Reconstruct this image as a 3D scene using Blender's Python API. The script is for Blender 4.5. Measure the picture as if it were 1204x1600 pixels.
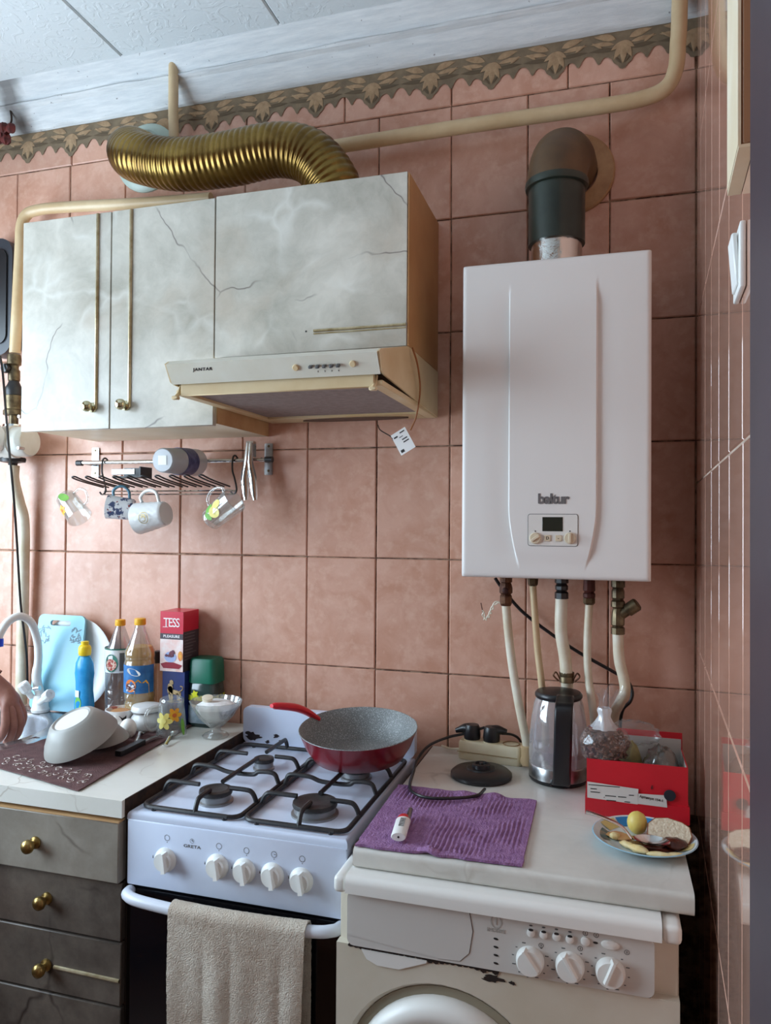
import bpy, bmesh, math, random
from mathutils import Vector, Matrix, Euler, noise as mnoise
for _o in list(bpy.data.objects): bpy.data.objects.remove(_o)
SC = bpy.context.scene; COL = SC.collection
rnd = random.Random(7); PI = math.pi
# ------------------------------------------------------------------ camera
FPX = 1165.0
CAM = Vector((-0.2045, -1.9477, 1.4495))
YAW, PIT, ROL = -0.29007, 0.01261, 0.0067
_f = Vector((math.sin(YAW)*math.cos(PIT), math.cos(YAW)*math.cos(PIT), math.sin(PIT)))
_r = Vector((math.cos(YAW), -math.sin(YAW), 0)); _u = _r.cross(_f)
CR = _r*math.cos(ROL) + _u*math.sin(ROL); CU = -_r*math.sin(ROL) + _u*math.cos(ROL); CF = _f
cd = bpy.data.cameras.new('camera'); cam = bpy.data.objects.new('camera', cd); COL.objects.link(cam)
cd.sensor_fit = 'VERTICAL'; cd.sensor_height = 24; cd.lens = 24*FPX/1600; cd.clip_start = 0.02
cam.matrix_world = Matrix(((CR.x, CU.x, -CF.x, CAM.x), (CR.y, CU.y, -CF.y, CAM.y), (CR.z, CU.z, -CF.z, CAM.z), (0, 0, 0, 1)))
SC.camera = cam
def ray(x, y): return CF*FPX + CR*(x-602) - CU*(y-800)
def AY(x, y, Y=0.0): d = ray(x, y); return CAM + d*((Y-CAM.y)/d.y)   # point of the photo on the upright plane Y
def AX(x, y, X): d = ray(x, y); return CAM + d*((X-CAM.x)/d.x)
def AZ(x, y, Z): d = ray(x, y); return CAM + d*((Z-CAM.z)/d.z)
# ------------------------------------------------------------------ daylight: an even bright sky outside the window
wd = bpy.data.worlds.new('sky'); SC.world = wd; wd.use_nodes = True
bg = wd.node_tree.nodes['Background']; bg.inputs[0].default_value = (0.68, 0.85, 1.0, 1); bg.inputs[1].default_value = 13.6
WIN = (-2.5, -2.15, -0.36, 0.95, 2.28)      # window opening in the left wall: x, y0, y1, z0, z1
def portal(name, loc, rot, sx, sy):
    l = bpy.data.lights.new(name, 'AREA'); l.shape = 'RECTANGLE'; l.size = sx; l.size_y = sy; l.cycles.is_portal = True
    o = bpy.data.objects.new(name, l); COL.objects.link(o); o.location = loc; o.rotation_euler = rot
portal('window_daylight', (WIN[0]-0.1, (WIN[1]+WIN[2])/2, (WIN[3]+WIN[4])/2), (0, -PI/2, 0), WIN[4]-WIN[3], WIN[2]-WIN[1])
vs = SC.view_settings; vs.view_transform = 'Standard'; vs.look = 'None'; vs.gamma = 1; vs.use_curve_mapping = False
vs.exposure = 0.0
# ------------------------------------------------------------------ materials
def S(r, g, b):
    f = lambda c: (c/255/12.92 if c <= 10 else ((c/255+.055)/1.055)**2.4)
    return (f(r), f(g), f(b), 1)
def _nt(name):
    m = bpy.data.materials.new(name); m.use_nodes = True; nt = m.node_tree
    return m, nt, nt.nodes['Principled BSDF'], (lambda a, b: nt.links.new(a, b)), (lambda t, **k: _n(nt, t, k))
def _n(nt, t, k):
    n = nt.nodes.new('ShaderNode'+t)
    for a, v in k.items():
        if a in ('operation', 'blend_type', 'data_type', 'feature', 'noise_dimensions', 'wave_type', 'bands_direction'): setattr(n, a, v)
        else: n.inputs[a].default_value = v
    return n
def mixc(nt, L, fac, a, b, mode='MIX'):
    n = nt.nodes.new('ShaderNodeMix'); n.data_type = 'RGBA'; n.blend_type = mode
    for s, v in ((0, fac), (6, a), (7, b)):
        if isinstance(v, (tuple, float, int)): n.inputs[s].default_value = v
        else: L(v, n.inputs[s])
    return n.outputs[2]
def ramp(nt, L, src, p0, p1, v0=0., v1=1.):
    n = nt.nodes.new('ShaderNodeMapRange'); n.clamp = True
    L(src, n.inputs[0]); n.inputs[1].default_value = p0; n.inputs[2].default_value = p1; n.inputs[3].default_value = v0; n.inputs[4].default_value = v1
    return n.outputs[0]
def M(name, col, rough=.5, metal=0., col2=None, vs=10., lo=.35, hi=.65, bump=0., bs=60., coat=0., rv=0., spec=.5, sub=0., spk=None):
    m, nt, bs_, L, N = _nt(name)
    bs_.inputs['Roughness'].default_value = rough; bs_.inputs['Metallic'].default_value = metal
    bs_.inputs['Coat Weight'].default_value = coat; bs_.inputs['Specular IOR Level'].default_value = spec
    if sub: bs_.inputs['Subsurface Weight'].default_value = sub; bs_.inputs['Subsurface Radius'].default_value = (.02, .01, .006)
    g = N('NewGeometry'); P = g.outputs['Position']
    c = col
    if col2:
        n = N('TexNoise', Scale=vs, Detail=5., Roughness=.6); L(P, n.inputs['Vector'])
        c = mixc(nt, L, ramp(nt, L, n.outputs[0], lo, hi), col, col2)
    if spk:
        n = N('TexNoise', Scale=spk[1], Detail=2.); L(P, n.inputs['Vector'])
        c = mixc(nt, L, ramp(nt, L, n.outputs[0], spk[2], spk[2]+.04), c, spk[0])
    if rv:
        oi = N('ObjectInfo'); r_ = ramp(nt, L, oi.outputs['Random'], 0, 1, 1-rv, 1+rv)
        h = N('HueSaturation'); L(r_, h.inputs['Value'])
        if isinstance(c, tuple): h.inputs['Color'].default_value = c
        else: L(c, h.inputs['Color'])
        c = h.outputs[0]
    if isinstance(c, tuple): bs_.inputs['Base Color'].default_value = c
    else: L(c, bs_.inputs['Base Color'])
    if bump:
        n = N('TexNoise', Scale=bs, Detail=4.); L(P, n.inputs['Vector'])
        b = N('Bump', Strength=bump, Distance=.004); L(n.outputs[0], b.inputs['Height']); L(b.outputs[0], bs_.inputs['Normal'])
    return m
def glass(name, tint=(1, 1, 1, 1), base=.06, rough=.03, body=0., bodycol=None, mx_=.6):
    # thin clear wall: light passes, the surface keeps its reflection
    m, nt, b, L, N = _nt(name); nt.nodes.remove(b); out = nt.nodes['Material Output']
    t = N('BsdfTransparent', Color=tint); g = N('BsdfGlossy', Roughness=rough); lw = N('LayerWeight', Blend=.35)
    mx = N('MixShader'); L(ramp(nt, L, lw.outputs[1], 0, 1, base, mx_), mx.inputs[0]); L(t.outputs[0], mx.inputs[1]); L(g.outputs[0], mx.inputs[2])
    o = mx.outputs[0]
    if body:
        d = N('BsdfDiffuse', Color=bodycol); m2 = N('MixShader'); m2.inputs[0].default_value = body
        L(o, m2.inputs[1]); L(d.outputs[0], m2.inputs[2]); o = m2.outputs[0]
    L(o, out.inputs[0]); return m
def marble(name, base, base2, vein, tan, vscale=3.2, rough=.3, vw=.035, grime=None, dist=.22, mask=(.5, .62), fleck=None):
    m, nt, b, L, N = _nt(name); P = N('NewGeometry').outputs['Position']; b.inputs['Roughness'].default_value = rough
    n0 = N('TexNoise', Scale=3.4, Detail=4., Roughness=.55); L(P, n0.inputs['Vector'])
    w = nt.nodes.new('ShaderNodeVectorMath'); w.operation = 'MULTIPLY_ADD'; L(n0.outputs[1], w.inputs[0]); w.inputs[1].default_value = (dist, dist, dist); L(P, w.inputs[2])
    cl = N('TexNoise', Scale=4.5, Detail=7., Roughness=.65); L(w.outputs[0], cl.inputs['Vector'])
    c = mixc(nt, L, ramp(nt, L, cl.outputs[0], .35, .66), base, base2)
    tn = N('TexNoise', Scale=3.1, Detail=4.); L(w.outputs[0], tn.inputs['Vector'])
    c = mixc(nt, L, ramp(nt, L, tn.outputs[0], .55, .72, 0, .6), c, tan)
    v = N('TexVoronoi', Scale=vscale, feature='DISTANCE_TO_EDGE'); L(w.outputs[0], v.inputs['Vector'])
    mk = N('TexNoise', Scale=5.3, Detail=2.); L(P, mk.inputs['Vector'])
    vm = N('Math', operation='MULTIPLY'); L(ramp(nt, L, v.outputs[0], 0, vw, 1, 0), vm.inputs[0]); L(ramp(nt, L, mk.outputs[0], *mask), vm.inputs[1])
    c = mixc(nt, L, vm.outputs[0], c, vein)
    if fleck:
        fv = N('TexVoronoi', Scale=7., feature='DISTANCE_TO_EDGE'); L(w.outputs[0], fv.inputs['Vector']); fm = N('Math', operation='MULTIPLY')
        L(ramp(nt, L, fv.outputs[0], 0, .09, .4, 0), fm.inputs[0]); L(ramp(nt, L, mk.outputs[0], .46, .34), fm.inputs[1]); c = mixc(nt, L, fm.outputs[0], c, fleck)
    if grime:
        gn = N('TexNoise', Scale=7., Detail=6., Roughness=.7); L(P, gn.inputs['Vector'])
        c = mixc(nt, L, ramp(nt, L, gn.outputs[0], .38, .7, 0, grime[1]), c, grime[0])
    L(c, b.inputs['Base Color']); return m
# ------------------------------------------------------------------ mesh helpers
WO = {}
class G:
    def __init__(s, M=None): s.b = bmesh.new(); s.M = M or Matrix.Identity(4); s.mi = 0
    def v(s, p): return s.b.verts.new(s.M @ Vector(p))
    def f(s, vs):
        try: fc = s.b.faces.new(vs)
        except ValueError: return
        fc.material_index = s.mi; return fc
    def merge(s, o):
        for f in o.faces: f.material_index = s.mi
        me = bpy.data.meshes.new('t'); o.to_mesh(me); o.free(); me.transform(s.M); s.b.from_mesh(me); bpy.data.meshes.remove(me)
    def box(s, x0, x1, y0, y1, z0, z1, bev=0., seg=2, only=None):
        o = bmesh.new(); bmesh.ops.create_cube(o, size=1)
        for v in o.verts: v.co = Vector((x0 if v.co.x < 0 else x1, y0 if v.co.y < 0 else y1, z0 if v.co.z < 0 else z1))
        if bev: bmesh.ops.bevel(o, geom=[e for e in o.edges if (only is None or only(e))], offset=bev, segments=seg, profile=.5, affect='EDGES')
        s.merge(o); return s
    def loft(s, rings, closed=True, cap0=True, cap1=True):
        R = [[s.v(p) for p in r] for r in rings]; n = len(R[0])
        for a, b in zip(R, R[1:]):
            for i in range(n if closed else n-1): s.f((a[i], a[(i+1) % n], b[(i+1) % n], b[i]))
        if closed and cap0: s.f(list(reversed(R[0])))
        if closed and cap1: s.f(R[-1])
        return s
    def lathe(s, prof, n=32, cx=0., cy=0., cz=0., fx=1., fy=1., wob=None):
        R = []
        for r, z in prof:
            if r <= 1e-6: R.append([s.v((cx, cy, cz+z))])
            else: R.append([s.v((cx+r*fx*math.cos(2*PI*i/n)*(wob(i/n, z) if wob else 1), cy+r*fy*math.sin(2*PI*i/n)*(wob(i/n, z) if wob else 1), cz+z)) for i in range(n)])
        for a, b in zip(R, R[1:]):
            for i in range(n):
                j = (i+1) % n
                if len(a) == 1 and len(b) == 1: break
                if len(a) == 1: s.f((a[0], b[j], b[i]))
                elif len(b) == 1: s.f((a[i], a[j], b[0]))
                else: s.f((a[i], a[j], b[j], b[i]))
        return s
    def tube(s, pts, r, n=10, cap=True, flat=1.):
        pts = [Vector(p) for p in pts]; m = len(pts); t0 = (pts[1]-pts[0]).normalized()
        up = Vector((0, 0, 1)) if abs(t0.z) < .9 else Vector((1, 0, 0)); a = t0.cross(up).normalized(); rings = []
        for i, p in enumerate(pts):
            t = (pts[min(i+1, m-1)]-pts[max(i-1, 0)]).normalized()
            a = (a - t*a.dot(t)).normalized(); b = t.cross(a)
            ri = r[i] if isinstance(r, (list, tuple)) else r
            rings.append([p + a*ri*math.cos(2*PI*k/n) + b*ri*flat*math.sin(2*PI*k/n) for k in range(n)])
        return s.loft(rings, True, cap, cap)
    def prism(s, poly, z0, z1):
        a = [s.v((x, y, z0)) for x, y in poly]; b = [s.v((x, y, z1)) for x, y in poly]; n = len(poly)
        for i in range(n): s.f((a[i], a[(i+1) % n], b[(i+1) % n], b[i]))
        s.f(list(reversed(a))); s.f(b); return s
    def grid(s, fn, nu, nv):
        V = [[s.v(fn(i/nu, j/nv)) for j in range(nv+1)] for i in range(nu+1)]
        for i in range(nu):
            for j in range(nv): s.f((V[i][j], V[i+1][j], V[i+1][j+1], V[i][j+1]))
        return s
    def sheet(s, fn, nu, nv, th):   # a grid with thickness th along fn's own normal axis given by a second function value
        A = [[Vector(fn(i/nu, j/nv)) for j in range(nv+1)] for i in range(nu+1)]
        def nrm(i, j):
            du = A[min(i+1, nu)][j]-A[max(i-1, 0)][j]; dv = A[i][min(j+1, nv)]-A[i][max(j-1, 0)]
            return du.cross(dv).normalized()
        T = [[s.v(A[i][j]) for j in range(nv+1)] for i in range(nu+1)]
        U = [[s.v(A[i][j]-nrm(i, j)*th) for j in range(nv+1)] for i in range(nu+1)]
        for i in range(nu):
            for j in range(nv):
                s.f((T[i][j], T[i+1][j], T[i+1][j+1], T[i][j+1])); s.f((U[i][j], U[i][j+1], U[i+1][j+1], U[i+1][j]))
        for i in range(nu): s.f((T[i][0], U[i][0], U[i+1][0], T[i+1][0])); s.f((T[i][nv], T[i+1][nv], U[i+1][nv], U[i][nv]))
        for j in range(nv): s.f((T[0][j], T[0][j+1], U[0][j+1], U[0][j])); s.f((T[nu][j], U[nu][j], U[nu][j+1], T[nu][j+1]))
        return s
    def ball(s, c, rx, ry=None, rz=None, n=16, m=10, fn=None):
        ry = ry or rx; rz = rz or rx; c = Vector(c); R = []
        for j in range(m+1):
            th = PI*j/m; R.append([])
            for i in range(n if 0 < j < m else 1):
                d = Vector((math.sin(th)*math.cos(2*PI*i/n), math.sin(th)*math.sin(2*PI*i/n), -math.cos(th)))
                k = fn(d) if fn else 1.
                R[-1].append(s.v(c+Vector((d.x*rx, d.y*ry, d.z*rz))*k))
        for a, b in zip(R, R[1:]):
            for i in range(n):
                j = (i+1) % n
                if len(a) == 1: s.f((a[0], b[j], b[i]))
                elif len(b) == 1: s.f((a[i], a[j], b[0]))
                else: s.f((a[i], a[j], b[j], b[i]))
        return s
    def text(s, body, size, M, ext=.0004, off=0., sx=1., shear=0., space=1.):
        cu = bpy.data.curves.new('t', 'FONT'); cu.body = body; cu.size = size; cu.extrude = ext; cu.offset = off
        cu.align_x = 'CENTER'; cu.align_y = 'CENTER'; cu.shear = shear; cu.space_character = space; cu.resolution_u = 3
        o = bpy.data.objects.new('t', cu); COL.objects.link(o); bpy.context.view_layer.update()
        me = bpy.data.meshes.new_from_object(o.evaluated_get(bpy.context.evaluated_depsgraph_get()))
        me.transform(s.M @ M @ Matrix.Diagonal((sx, 1, 1, 1)))
        for p in me.polygons: p.material_index = s.mi
        s.b.from_mesh(me)
        bpy.data.objects.remove(o); bpy.data.curves.remove(cu); bpy.data.meshes.remove(me); return s
    def mesh(s, name, mats, origin, sharp=40):
        bmesh.ops.recalc_face_normals(s.b, faces=s.b.faces)
        me = bpy.data.meshes.new(name); bmesh.ops.translate(s.b, verts=s.b.verts, vec=-origin); s.b.to_mesh(me); s.b.free()
        for m in (mats if isinstance(mats, (list, tuple)) else [mats]): me.materials.append(m)
        me.polygons.foreach_set('use_smooth', [True]*len(me.polygons)); me.set_sharp_from_angle(angle=math.radians(sharp))
        return me
    def o(s, name, mats, parent=None, sharp=40):
        lo = Vector((min(v.co.x for v in s.b.verts), min(v.co.y for v in s.b.verts), min(v.co.z for v in s.b.verts)))
        hi = Vector((max(v.co.x for v in s.b.verts), max(v.co.y for v in s.b.verts), max(v.co.z for v in s.b.verts)))
        org = Vector(((lo.x+hi.x)/2, (lo.y+hi.y)/2, lo.z))
        return put(name, s.mesh(name, mats, org, sharp), org, parent)
def put(name, me, org, parent=None, rz=0.):
    ob = bpy.data.objects.new(name, me); COL.objects.link(ob); org = Vector(org); WO[ob] = org
    if parent: ob.parent = parent; ob.location = org - WO[parent]
    else: ob.location = org
    if rz: ob.rotation_euler[2] = rz
    return ob
def T(name, label, cat, loc, group=None):
    o = bpy.data.objects.new(name, None); COL.objects.link(o); o.location = loc; WO[o] = Vector(loc); o.empty_display_size = .05
    return tag(o, label, cat, group)
def tag(o, label, cat, group=None):
    o['label'] = label; o['category'] = cat
    if group: o['group'] = group
    return o
def struct(o, label=None):
    o['kind'] = 'structure'
    if label: o['label'] = label
    return o
def sp(pts, k=8):     # smooth path through points
    p = [Vector(q) for q in pts]; p = [p[0]*2-p[1]] + p + [p[-1]*2-p[-2]]; out = []
    for i in range(1, len(p)-2):
        for j in range(k):
            t = j/k; a, b, c, d = p[i-1], p[i], p[i+1], p[i+2]
            out.append(.5*((2*b)+(c-a)*t+(2*a-5*b+4*c-d)*t*t+(-a+3*b-3*c+d)*t**3))
    out.append(p[-2]); return out
def ell(cx, cy, rx, ry, n=24, a=0.): return [(cx+rx*math.cos(2*PI*i/n)*math.cos(a)-ry*math.sin(2*PI*i/n)*math.sin(a), cy+rx*math.cos(2*PI*i/n)*math.sin(a)+ry*math.sin(2*PI*i/n)*math.cos(a)) for i in range(n)]
def rrect(x0, x1, y0, y1, r, n=5):
    P = []
    for cx, cy, a in ((x1-r, y0+r, -PI/2), (x1-r, y1-r, 0), (x0+r, y1-r, PI/2), (x0+r, y0+r, PI)):
        P += [(cx+r*math.cos(a+PI/2*i/n), cy+r*math.sin(a+PI/2*i/n)) for i in range(n+1)]
    return P
def FR(loc, rz=0.): return Matrix.Translation(loc) @ Matrix.Rotation(rz, 4, 'Z') @ Matrix.Rotation(PI/2, 4, 'X')   # local x,y -> world x,z; local z -> -Y (towards the room)
def TR(x, y, z, rz=0., rx=0., ry=0., s=1.): return Matrix.Translation((x, y, z)) @ Euler((rx, ry, rz)).to_matrix().to_4x4() @ Matrix.Scale(s, 4)
def aim(p, q):       # frame at p with local z along p->q
    d = (Vector(q)-Vector(p)).normalized(); return Matrix.Translation(p) @ d.to_track_quat('Z', 'Y').to_matrix().to_4x4()
def thing1(g, name, mats, label, cat, group=None, sharp=40): return tag(g.o(name, mats, None, sharp), label, cat, group)
# ------------------------------------------------------------------ material set
def tile_mat(name, a, b, c, rough, rv, bump=.25, coat=0.):
    m, nt, bs, L, N = _nt(name); P = N('NewGeometry').outputs['Position']; oi = N('ObjectInfo')
    sh = nt.nodes.new('ShaderNodeVectorMath'); sh.operation = 'MULTIPLY_ADD'; L(oi.outputs['Random'], sh.inputs[0]); sh.inputs[1].default_value = (7, 5, 9); L(P, sh.inputs[2])
    n1 = N('TexNoise', Scale=9., Detail=5., Roughness=.65, Distortion=.6); L(sh.outputs[0], n1.inputs['Vector'])
    n2 = N('TexNoise', Scale=34., Detail=4., Roughness=.6); L(sh.outputs[0], n2.inputs['Vector'])
    col = mixc(nt, L, ramp(nt, L, n1.outputs[0], .36, .66), a, b); col = mixc(nt, L, ramp(nt, L, n2.outputs[0], .5, .72, 0, .55), col, c)
    h = N('HueSaturation'); L(ramp(nt, L, oi.outputs['Random'], 0, 1, 1-rv, 1+rv), h.inputs['Value']); L(col, h.inputs['Color']); L(h.outputs[0], bs.inputs['Base Color'])
    bs.inputs['Roughness'].default_value = rough; bs.inputs['Coat Weight'].default_value = coat; bs.inputs['Coat Roughness'].default_value = .03
    n3 = N('TexNoise', Scale=22., Detail=3.); L(sh.outputs[0], n3.inputs['Vector'])
    bp = N('Bump', Strength=bump, Distance=.004); L(n3.outputs[0], bp.inputs['Height']); L(bp.outputs[0], bs.inputs['Normal']); return m
m_tile = tile_mat('salmon_tile', S(214, 167, 146), S(198, 146, 122), S(224, 184, 164), .36, .07)
m_tile_r = tile_mat('brown_gloss_tile', S(214, 168, 148), S(202, 154, 132), S(222, 178, 160), .06, .05, .015, .6)
m_grout = M('grout', S(160, 134, 112), .9, col2=S(84, 60, 46), vs=25, lo=.42, hi=.58)
m_grout_w = M('white_grout', S(226, 214, 200), .7, col2=S(180, 160, 140), vs=12)
m_plaster = M('white_plaster', S(222, 226, 228), .85, col2=S(196, 202, 206), vs=14, bump=.5, bs=45)
def cornice_mat():
    m, nt, bs, L, N = _nt('brushed_plaster'); P = N('NewGeometry').outputs['Position']; bs.inputs['Roughness'].default_value = .85
    mp = N('Mapping'); mp.inputs['Scale'].default_value = (3, 30, 30); L(P, mp.inputs['Vector'])
    n = N('TexNoise', Scale=3., Detail=7., Roughness=.7); L(mp.outputs[0], n.inputs['Vector'])
    c = mixc(nt, L, ramp(nt, L, n.outputs[0], .35, .62), S(226, 228, 228), S(206, 210, 212))
    k = N('TexNoise', Scale=70., Detail=2.); L(P, k.inputs['Vector'])
    c = mixc(nt, L, ramp(nt, L, k.outputs[0], .72, .76, 0, .7), c, S(110, 106, 104))
    sx = N('SeparateXYZ'); L(P, sx.inputs[0])                                     # a soft shadow band painted into the colour beside the hanging flowers
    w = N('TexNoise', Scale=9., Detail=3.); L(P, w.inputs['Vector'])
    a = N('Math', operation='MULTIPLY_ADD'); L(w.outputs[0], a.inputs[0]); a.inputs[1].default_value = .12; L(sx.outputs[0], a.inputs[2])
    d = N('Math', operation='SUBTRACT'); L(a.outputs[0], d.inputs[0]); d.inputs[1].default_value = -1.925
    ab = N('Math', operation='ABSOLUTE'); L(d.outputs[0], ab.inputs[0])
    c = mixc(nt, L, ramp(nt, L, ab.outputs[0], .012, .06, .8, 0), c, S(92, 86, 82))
    L(c, bs.inputs['Base Color']); b = N('Bump', Strength=.5, Distance=.004); L(n.outputs[0], b.inputs['Height']); L(b.outputs[0], bs.inputs['Normal']); return m
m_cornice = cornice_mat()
def foam_mat():
    m, nt, bs, L, N = _nt('foam_ceiling'); P = N('NewGeometry').outputs['Position']; bs.inputs['Roughness'].default_value = .8
    bs.inputs['Base Color'].default_value = S(214, 220, 222)
    w = N('TexNoise', Scale=20., Detail=2., Distortion=2.); L(P, w.inputs['Vector'])
    k = N('TexNoise', Scale=120., Detail=2.); L(P, k.inputs['Vector'])
    r1 = ramp(nt, L, w.outputs[0], .52, .60); ad = N('Math', operation='MULTIPLY_ADD'); L(k.outputs[0], ad.inputs[0]); ad.inputs[1].default_value = .3; L(r1, ad.inputs[2])
    b = N('Bump', Strength=.3, Distance=.003); L(ad.outputs[0], b.inputs['Height']); L(b.outputs[0], bs.inputs['Normal']); return m
m_foam = foam_mat()
m_room = M('room_paint', S(150, 96, 66), .8, col2=S(140, 88, 60), vs=4)
m_floor = M('brown_lino', S(104, 68, 48), .4, col2=S(96, 66, 48), vs=6)
m_plum = M('dark_plum_paint', S(58, 46, 56), .5, col2=S(48, 38, 48), vs=3)
m_cab = marble('cabinet_marble', S(212, 206, 194), S(166, 161, 148), S(112, 102, 96), S(190, 172, 152), 3.3, .28, .010, mask=(.50, .60), fleck=S(232, 230, 222))
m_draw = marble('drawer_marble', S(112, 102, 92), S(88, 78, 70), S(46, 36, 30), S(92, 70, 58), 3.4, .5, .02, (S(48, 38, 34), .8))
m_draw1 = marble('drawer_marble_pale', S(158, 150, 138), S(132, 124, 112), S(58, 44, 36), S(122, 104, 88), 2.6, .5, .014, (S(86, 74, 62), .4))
m_top = marble('worktop_laminate', S(222, 220, 212), S(200, 198, 190), S(172, 164, 152), S(206, 196, 182), 9., .3, .05, mask=(.5, .7))
m_topw = marble('worktop_white', S(236, 234, 226), S(228, 226, 216), S(200, 192, 180), S(226, 218, 204), 7., .3, .02)
m_cream = M('cream_board', S(232, 220, 196), .5, col2=S(220, 202, 170), vs=6)
m_wood = M('varnished_side', S(196, 150, 100), .45, col2=S(172, 122, 74), vs=4, lo=.3, hi=.7)
m_tan = M('tan_board', S(206, 168, 122), .5, col2=S(186, 142, 96), vs=8)
m_trim = M('champagne_metal', S(206, 192, 160), .3, .7, col2=S(160, 140, 100), vs=30)
m_chrome = M('chrome', S(214, 214, 212), .14, 1.)
m_steel = M('brushed_steel', S(186, 186, 186), .3, 1., col2=S(150, 150, 150), vs=40)
m_knob = M('worn_gilt', S(212, 202, 168), .14, .9, col2=S(170, 160, 120), vs=60)
m_brass = M('old_brass', S(176, 150, 92), .3, .9, col2=S(110, 84, 48), vs=18)
m_duct = M('bronze_duct', S(150, 122, 66), .3, 1., col2=S(104, 80, 44), vs=9)
m_mint = M('mint_collar', S(186, 204, 194), .4, col2=S(168, 184, 174), vs=10)
m_pipe = M('cream_pipe_paint', S(214, 190, 152), .4, col2=S(196, 168, 128), vs=7, bump=.1, bs=30)
m_pipew = M('white_pipe_paint', S(230, 224, 206), .4, col2=S(206, 190, 160), vs=9)
m_rust = M('rusty_brass', S(120, 84, 56), .5, .6, col2=S(70, 40, 28), vs=30, bump=.4, bs=80)
m_redrust = M('red_rust', S(104, 48, 36), .6, .3, col2=S(60, 30, 24), vs=30)
m_oldb = M('patina_brass', S(128, 112, 84), .4, .7, col2=S(74, 62, 46), vs=30)
m_boil = M('boiler_white', S(226, 222, 218), .38, spec=.4)
m_boils = M('boiler_grey', S(196, 192, 188), .4)
m_flue = M('flue_dark', S(54, 62, 54), .38, .35, col2=S(40, 46, 40), vs=9, coat=.2)
m_flueb = M('flue_brown', S(104, 78, 52), .45, .2, col2=S(76, 58, 40), vs=9)
m_foil = M('foil', S(214, 210, 204), .22, 1., bump=.5, bs=70)
m_ros = M('tan_rosette', S(184, 146, 104), .5, col2=S(160, 118, 78), vs=20)
m_hood = M('hood_enamel', S(226, 222, 208), .35, col2=S(214, 206, 186), vs=5)
m_hoodc = M('hood_aged', S(222, 200, 160), .42, col2=S(206, 176, 128), vs=5)
m_filter = M('filter_felt', S(150, 134, 128), .8, col2=S(132, 116, 112), vs=60, bump=.3, bs=300)
m_black = M('black_plastic', S(26, 26, 28), .35)
m_blk2 = M('black_enamel', S(30, 30, 33), .42, col2=S(44, 42, 42), vs=40)
m_oven = M('oven_glass', S(10, 10, 14), .12)
m_stove = M('stove_enamel', S(222, 232, 250), .25, col2=S(212, 222, 242), vs=4)
m_white = M('white_plastic', S(236, 236, 232), .35)
m_grey = M('grey_print', S(92, 92, 92), .5)
m_dark = M('dark_print', S(38, 36, 36), .5)
m_alu = M('burner_alu', S(150, 150, 150), .4, .8)
m_rim = M('burnt_edge', S(70, 46, 28), .7, col2=S(30, 20, 14), vs=40)
# ------------------------------------------------------------------ the room
struct(G().box(-2.75, .35, -3.45, .2, -.06, 0).o('floor', m_floor))
wb = struct(G().box(-2.75, .2, .004, .2, 0, 2.9).o('wall_back', m_grout))
def tile_mesh(w, h, th=.008, bv=.0025):
    g = G(); a = w/2; b = h/2
    R = [[(-a, 0, -b), (a, 0, -b), (a, 0, b), (-a, 0, b)], [(-a, -th+bv, -b), (a, -th+bv, -b), (a, -th+bv, b), (-a, -th+bv, b)],
         [(-a+bv, -th, -b+bv), (a-bv, -th, -b+bv), (a-bv, -th, b-bv), (-a+bv, -th, b-bv)]]
    g.loft(R, True, False, True); return g
TW, TH, GR, ZA = .203, .30316, .0032, 1.652
tm = tile_mesh(TW-GR, TH-GR).mesh('tile', m_tile, Vector(), 25)
for k in range(13):
    for n in range(-3, 3):
        j = rnd.uniform(-.0007, .0007)
        put('tile', tm, (-(k+.5)*TW+j, .007+rnd.uniform(0, .0008), ZA+(n+.5)*TH+rnd.uniform(-.0007, .0007)), wb)
tm2 = tile_mesh(TH-GR, .15).mesh('tile', m_tile, Vector(), 25)
ZX = ZA+3*TH
for k in range(-2, 7):
    x1 = -.609-k*TH; x0 = x1-TH
    if x1 > 0: x1 = 0
    if x1-x0 > .25: put('tile', tm2, ((x0+x1)/2, .007, ZX+GR/2+.075), wb)
    else: put('tile', tile_mesh(x1-x0-GR, .15).mesh('tile', m_tile, Vector(), 25), ((x0+x1)/2, .007, ZX+GR/2+.075), wb)
# right wall leans in a little towards the photographer
RA = math.atan(.0539); RD = Vector((-math.sin(RA), -math.cos(RA), 0)); RN = Vector((-math.cos(RA), math.sin(RA), 0)); RZ = -(PI/2+RA)
MR = Matrix.Rotation(RZ, 4, 'Z')
wr = struct(G(MR).box(-.2, 3.5, .0035, .12, 0, 2.9).o('wall_right', m_grout_w))
RW, RH, RG = .165, .381, .003
tr = tile_mesh(RW-RG, RH-RG, .0075, .002).mesh('tile', m_tile_r, Vector(), 25)
for i in range(8):
    for n in range(-4, 4):
        t = .01+(i-.5)*RW + (0.004 if n % 2 else -.003); z = 1.546+(n+.5)*RH
        if t-RW/2 < -.01: continue
        put('tile', tr, RD*t - RN*.0065 + Vector((0, 0, z)), wr, RZ)
struct(G().box(-2.75, .35, -3.45, .2, 2.812, 2.9).o('ceiling', m_plaster))
cl = bpy.data.objects['ceiling']
ctm = G().box(-.2485, .2485, -.2485, .2485, -.012, 0, .004, 1).mesh('ceiling_tile', m_foam, Vector(), 30)
for i in range(-2, 4):
    for j in range(5): put('ceiling_tile', ctm, (-1.065+.5*(i-.5), -.09-.25-.5*j, 2.812), cl)
w_ = G(); x, y0, y1, z0, z1 = WIN
w_.box(x-.15, x, -3.45, y0, 0, 2.9).box(x-.15, x, y1, .2, 0, 2.9).box(x-.15, x, y0, y1, 0, z0).box(x-.15, x, y0, y1, z1, 2.9)
struct(w_.o('wall_left', m_room))
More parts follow.
